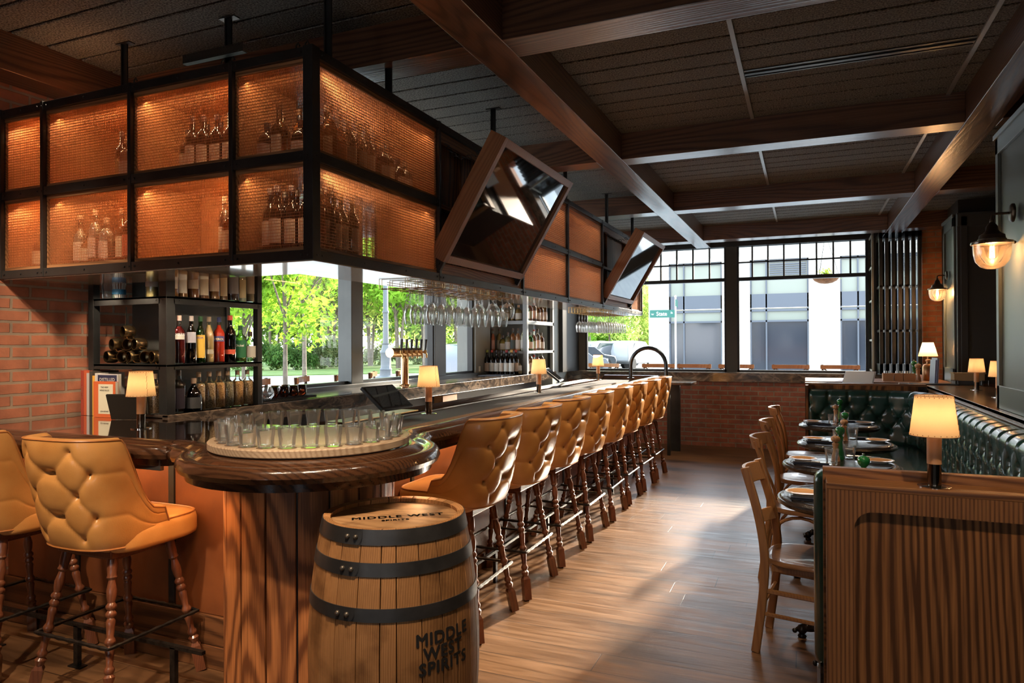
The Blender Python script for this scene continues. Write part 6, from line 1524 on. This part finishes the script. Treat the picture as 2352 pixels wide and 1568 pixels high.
# ---- parked cars ----
def car(px, d, heading, body, label, kind='suv'):
    x, y = loc_px(px, d); r = thing('parked_car', label, 'car', (x, y, -.015), heading, 'cars parked along the street')
    pr = [(-2.25, .45), (-2.28, .75), (-2.15, 1.0), (-1.35, 1.08), (-.75, 1.62), (.9, 1.68), (1.85, 1.50), (2.15, 1.05), (2.2, .5), (1.9, .32), (-2.0, .32)] if kind == 'suv' else [(-2.2, .42), (-2.22, .65), (-2.0, .85), (-1.1, .95), (-.45, 1.38), (.7, 1.42), (1.45, 1.02), (2.1, .98), (2.2, .5), (1.9, .28), (-2.0, .28)]
    P = pr; n = len(P); W_ = .9
    b = MB(); vs = []
    for s, k in ((-1, 1), (1, 1)):
        for (X, Z) in P: vs.append((X, s*(W_-(.16 if Z > 1.15 else 0)), Z))
    b.add(vs, [tuple(range(n)), tuple(range(n, 2*n))[::-1]]+[(i, (i+1) % n, n+(i+1) % n, n+i) for i in range(n)]); b.build('body', body, r, bevel=.06, seg=3, smooth=50)
    gl = mat('car_glass', (.04, .07, .06), .05) if 'car_glass' not in MATS else MATS['car_glass']
    zt = 1.56 if kind == 'suv' else 1.32
    b = MB()
    b.add([(-1.28, -.76, 1.12), (-.82, -.72, zt-.02), (-.82, .72, zt-.02), (-1.28, .76, 1.12)] if kind == 'suv' else [(-1.05, -.76, .98), (-.50, -.72, zt), (-.50, .72, zt), (-1.05, .76, .98)], [(0, 1, 2, 3)])
    b.v = [(v[0]-.03, v[1], v[2]+.03) for v in b.v]
    for s in (-1, 1): b.add([(-1.1, s*.93*.87, 1.12), (-.65, s*.80, zt-.04), (.95, s*.80, zt-.02), (1.5, s*.83, 1.12)] if kind == 'suv' else [(-.95, s*.82, .98), (-.4, s*.77, zt-.04), (.65, s*.77, zt-.02), (1.2, s*.82, 1.0)], [(0, 1, 2, 3)])
    b.build('windows', gl, r)
    for wx in (-1.42, 1.38):
        for s in (-1, 1):
            b = MB(); M = Matrix.Translation((wx, s*.80, .34)) @ Matrix.Rotation(PI/2, 4, 'X'); b.lathe([(.20, -.11), (.33, -.11), (.345, -.06), (.345, .06), (.33, .11), (.20, .11)], (0, 0, 0), 24, M); w_ = b.build('wheel', cmat('tyre', (.03, .03, .03), .8), r, smooth=40)
            b = MB(); b.lathe([(.0001, -.09), (.20, -.09), (.20, .09), (.0001, .09)], (0, 0, 0), 20, M, cap=False); b.build('hub', CHROME, w_)
    b = MB(); b.box(-2.30, -2.22, -.75, -.45, .68, .82); b.box(-2.30, -2.22, .45, .75, .68, .82); b.build('headlight', cmat('headlight_lens', (.8, .8, .8), .1), r)
    b = MB(); b.box(-2.31, -2.2, -.4, .4, .52, .78); b.build('grille', BLACK, r)
DKC = mat('dark_car_paint', (.03, .045, .07), .08, .3, coat=1); SVC = mat('silver_car_paint', (.16, .17, .19), .2, .4, coat=.6); WTC = mat('white_car_paint', (.26, .27, .28), .25, coat=.5)
car(1150, 23, math.radians(-112), DKC, 'dark parked car seen in the narrow window left of the grey panel')
car(1290, 31, math.radians(-115), SVC, 'silver car nearest the window post at the corner', 'sedan')
car(1328, 37, math.radians(-112), DKC, 'dark car beyond the first silver car at the corner', 'sedan')
car(1378, 41, math.radians(-112), SVC, 'silver car parked behind the far table lamp')
car(1408, 47, math.radians(-112), SVC, 'light grey car right of the silver one', 'sedan')
car(1445, 42, math.radians(-100), WTC, 'white pickup sized car near the white brick building')
# ---- white brick building ----
bd = thing('white_brick_building', 'white brick building with tall grey framed windows across the street', 'building', (0, 0, 0))
WBR = bricks('white_painted_brick', 'XZY', (.45, .435, .395), (.42, .405, .365), (.38, .365, .33), .25, .085, .01)
BYF = 32.0; b = MB()
wx = [(-5.75, -3.42), (-2.24, .12), (1.33, 3.7), (4.9, 7.3), (8.4, 10.8)]
xs_ = [-6.68]+[v for p in wx for v in p]+[14]
for i in range(0, len(xs_)-1, 2): b.box(xs_[i], xs_[i+1], BYF, BYF+.4, 0, 7.0)
for (a, c) in wx: b.box(a, c, BYF, BYF+.4, 5.1, 7.0)
b.box(-6.68, -6.3, BYF+.4, 40, 0, 7.0); b.build('brick_wall', WBR, bd)
b = MB(); b.box(-6.3, 14, BYF+.35, 40, 6.9, 7.0); b.build('roof', GROUND, bd)
FG = mat('slate_grey_frame', (.07, .08, .10), .6); BG_ = mat('building_window_glass', (.025, .03, .04), .12, 0, .6); BGU = mat('curtained_upper_glass', (.17, .19, .16), .2, 0, .5)
for i, (a, c) in enumerate(wx):
    b = MB(); y0, y1 = BYF+.10, BYF+.2; m_ = a+(c-a)*.27
    for z0, z1 in ((0, .12), (2.86, 2.95), (2.40, 2.48), (3.02, 3.56), (3.56, 3.62), (4.98, 5.1)): b.box(a, c, y0-.03, y1, z0, z1)
    for X in (a, m_, c-.06): b.box(X, X+.06, y0-.03, y1, 0, 5.1)
    if i == 1:
        for k in range(6): b.box(a+(c-a)*.34, c-.1, y0-.02, y1, 4.42+.09*k, 4.47+.09*k)
    w_ = b.build('window_frame', FG, bd)
    b = MB(); b.box(a, c, BYF+.16, BYF+.17, .1, 2.42); b.build('lower_pane', BG_, w_)
    b = MB(); b.box(a, c, BYF+.16, BYF+.17, 2.44, 3.0); b.box(a, c, BYF+.16, BYF+.17, 3.6, 5.0); b.build('upper_pane', BGU, w_)
# ---- street sign ----
x, y = loc_px(1552, 25.5)
ss = thing('street_sign', 'green W State St street name sign on a thin grey pole', 'street sign', (x, y, -.02), math.radians(6))
b = MB(); b.lathe([(.035, 0), (.035, 3.2), (.05, 3.21), (.03, 3.27)], (0, 0, 0), 12); b.build('pole', CHROME, ss)
TEAL = mat('teal_sign', (.010, .11, .085), .5)
b = MB(); b.box(-.93, -.03, -.012, .012, 2.46, 2.74); sb = b.build('name_blade', TEAL, ss)
b = MB(); text_mb(b, 'State', .21, lambda u, v: Vector((-.50+u*.92, -.015, 2.53+v)), .004); text_mb(b, 'W', .09, lambda u, v: Vector((-.83+u, -.015, 2.55+v)), .002); text_mb(b, 'St', .10, lambda u, v: Vector((-.14+u, -.015, 2.60+v)), .002); b.build('lettering', WHITEP, sb)
b = MB(); b.box(.0, .03, -.1, .9, 2.86, 3.12); b.build('cross_blade', TEAL, ss)
# ---- patio: soffit, fan, bar chairs outside, hanging baskets ----
b = MB(); b.box(-4.3, 4, 10.85, 13.3, 3.5, 3.6); struct(b.build('ceiling_patio', mat('patio_soffit', (.07, .065, .05), .8)))
fan = thing('ceiling_fan', 'white bladed flush ceiling fan just in front of the far window head', 'fan', (-1.22, 10.40, 3.0), .02)
b = MB(); b.lathe([(.09, -.03), (.09, .03), (.03, .05), (.03, .098)], (0, 0, 0), 20); b.build('motor', WHITEP, fan)
for k in range(2):
    a = PI*k; M = Matrix.Rotation(a, 4, 'Z'); pts = [(.08, -.03), (.25, -.07), (.6, -.08), (.75, -.04), (.78, 0), (.75, .04), (.6, .08), (.25, .06), (.08, .03)]
    b = MB(); b.prism(pts, -.01, .0, M); b.build('blade', WHITEP, fan)
def ochair(lab):
    r = thing('patio_bar_chair', lab, 'chair', (0, 0, 0), 0, 'cross-back bar chairs on the patio')
    OW = MATS['beech_chair']
    b = MB(); n = 12; vs = []
    for i in range(n+1):
        q = -1+2*i/n; X = q*.27; Y = .05*(q*q)
        for (dy, z) in ((0, 1.105), (.02, 1.105), (.02, 1.165), (0, 1.165)): vs.append((X, -.20+Y+dy-.0, z))
    b.add(vs, [(i*4+j, i*4+(j+1) % 4, i*4+4+(j+1) % 4, i*4+4+j) for i in range(n) for j in range(4)]+[(0, 1, 2, 3), tuple(n*4+j for j in (3, 2, 1, 0))]); b.build('top_rail', OW, r)
    for s in (-1, 1):
        b = MB(); b.tube([(s*.245, -.17, 1.17), (s*.21, -.15, .75), (s*.23, -.19, 0)], .017, 8); b.build('rear_leg', BRONZE, r)
        b = MB(); b.tube([(s*.19, .18, .74), (s*.21, .22, 0)], .016, 8); b.build('front_leg', BRONZE, r)
        b = MB(); b.tube([(s*.22, -.165, 1.11), (0, -.16, .93), (-s*.2, -.15, .78)], .010, 6); b.build('cross_brace', BRONZE, r)
    b = MB(); b.box(-.21, .21, -.18, .2, .73, .76); b.build('seat', OW, r, bevel=.01); b = MB(); b.tube([(-.22, .2, .3), (.22, .2, .3), (.22, -.18, .3), (-.22, -.18, .3)], .01, 6, closed=True); b.build('foot_ring', BRONZE, r)
    return r
oc = ochair('cross-back patio bar chair beyond the far table lamp'); oc.location = (-3.18, 11.38, -.02); oc.rotation_euler = (0, 0, PI)
for i, (x, lab) in enumerate(((-2.20, 'cross-back patio bar chair framed by the dark hoop rail'), (-1.67, 'cross-back patio bar chair left of the window post'), (-1.02, 'cross-back patio bar chair right behind the window post'), (-.22, 'cross-back patio bar chair in the middle of the far window'), (.47, 'cross-back patio bar chair beside the white menu'))):
    if i == 0: x = -2.25
    dup(oc, (x, 11.38, -.02), PI, lab)
for i, y in enumerate((5.35, 5.95, 6.6, 7.25, 7.85)): dup(oc, (-4.75, y-.0, -.02), math.radians(-62), 'cross-back patio bar chair outside the left window, %s from the shelf' % ORD[i])
def basket(loc, lab, sc, seed, up=.95):
    r = thing('hanging_basket', lab, 'hanging basket', loc, 0, 'coir hanging baskets'); r.scale = (sc,)*3; rnd = random.Random(seed)
    b = MB(); vs = []; pr = [(.02, 0), (.09, .012), (.15, .045), (.18, .09), (.19, .13), (.17, .12), (.0001, .11)]
    n = 36
    for rr, z in pr:
        for i in range(n): a = 2*PI*i/n; q = rr*(1+.03*math.cos(a*12)); vs.append((q*math.cos(a), q*math.sin(a), z))
    b.add(vs, [(j*n+i, j*n+(i+1) % n, (j+1)*n+(i+1) % n, (j+1)*n+i) for j in range(len(pr)-1) for i in range(n)]+[tuple(range(n))[::-1]]); b.build('coir_liner', noisy('coir', (.26, .12, .05), (.18, .08, .03), .9, 30), r, smooth=60)
    b = MB()
    for k in range(3): a = 2.1*k; b.tube([(.18*math.cos(a), .18*math.sin(a), .12), (0, 0, .75), (0, 0, up)], .003, 4)
    b.build('chain', STEEL, r)
    if up > 1: b = MB(); b.box(-.02, .60, -.01, .01, up-.02, up); b.build('bracket', STEEL, r)
    b = MB()
    for i in range(60):
        a = rnd.uniform(0, 6.3); q = rnd.uniform(.05, .24); h = rnd.uniform(.0, .09)
        for k in range(7):
            t = k/7; p = Vector((math.cos(a)*q*t*1.1, math.sin(a)*q*t*1.1, .11+h*math.sin(PI*t)*1.4-.07*t*t*(q/.2))); s = .016
            d = Vector((rnd.uniform(-1, 1), rnd.uniform(-1, 1), rnd.uniform(-1, 1))).normalized()*s; e = Vector((rnd.uniform(-1, 1), rnd.uniform(-1, 1), rnd.uniform(-1, 1))).normalized()*s*.5
            b.add([p-d, p-e, p+d, p+e], [(0, 1, 2, 3)])
    b.build('fern', LF1, r)
basket((.305, 12.5, 2.45), 'hanging coir basket with ferns outside the far window', 1.1, 3)
basket((-4.75, 4.60, 2.18), 'hanging basket whose orange base peeks below the cabinet at the left window', .9, 4, 1.05)
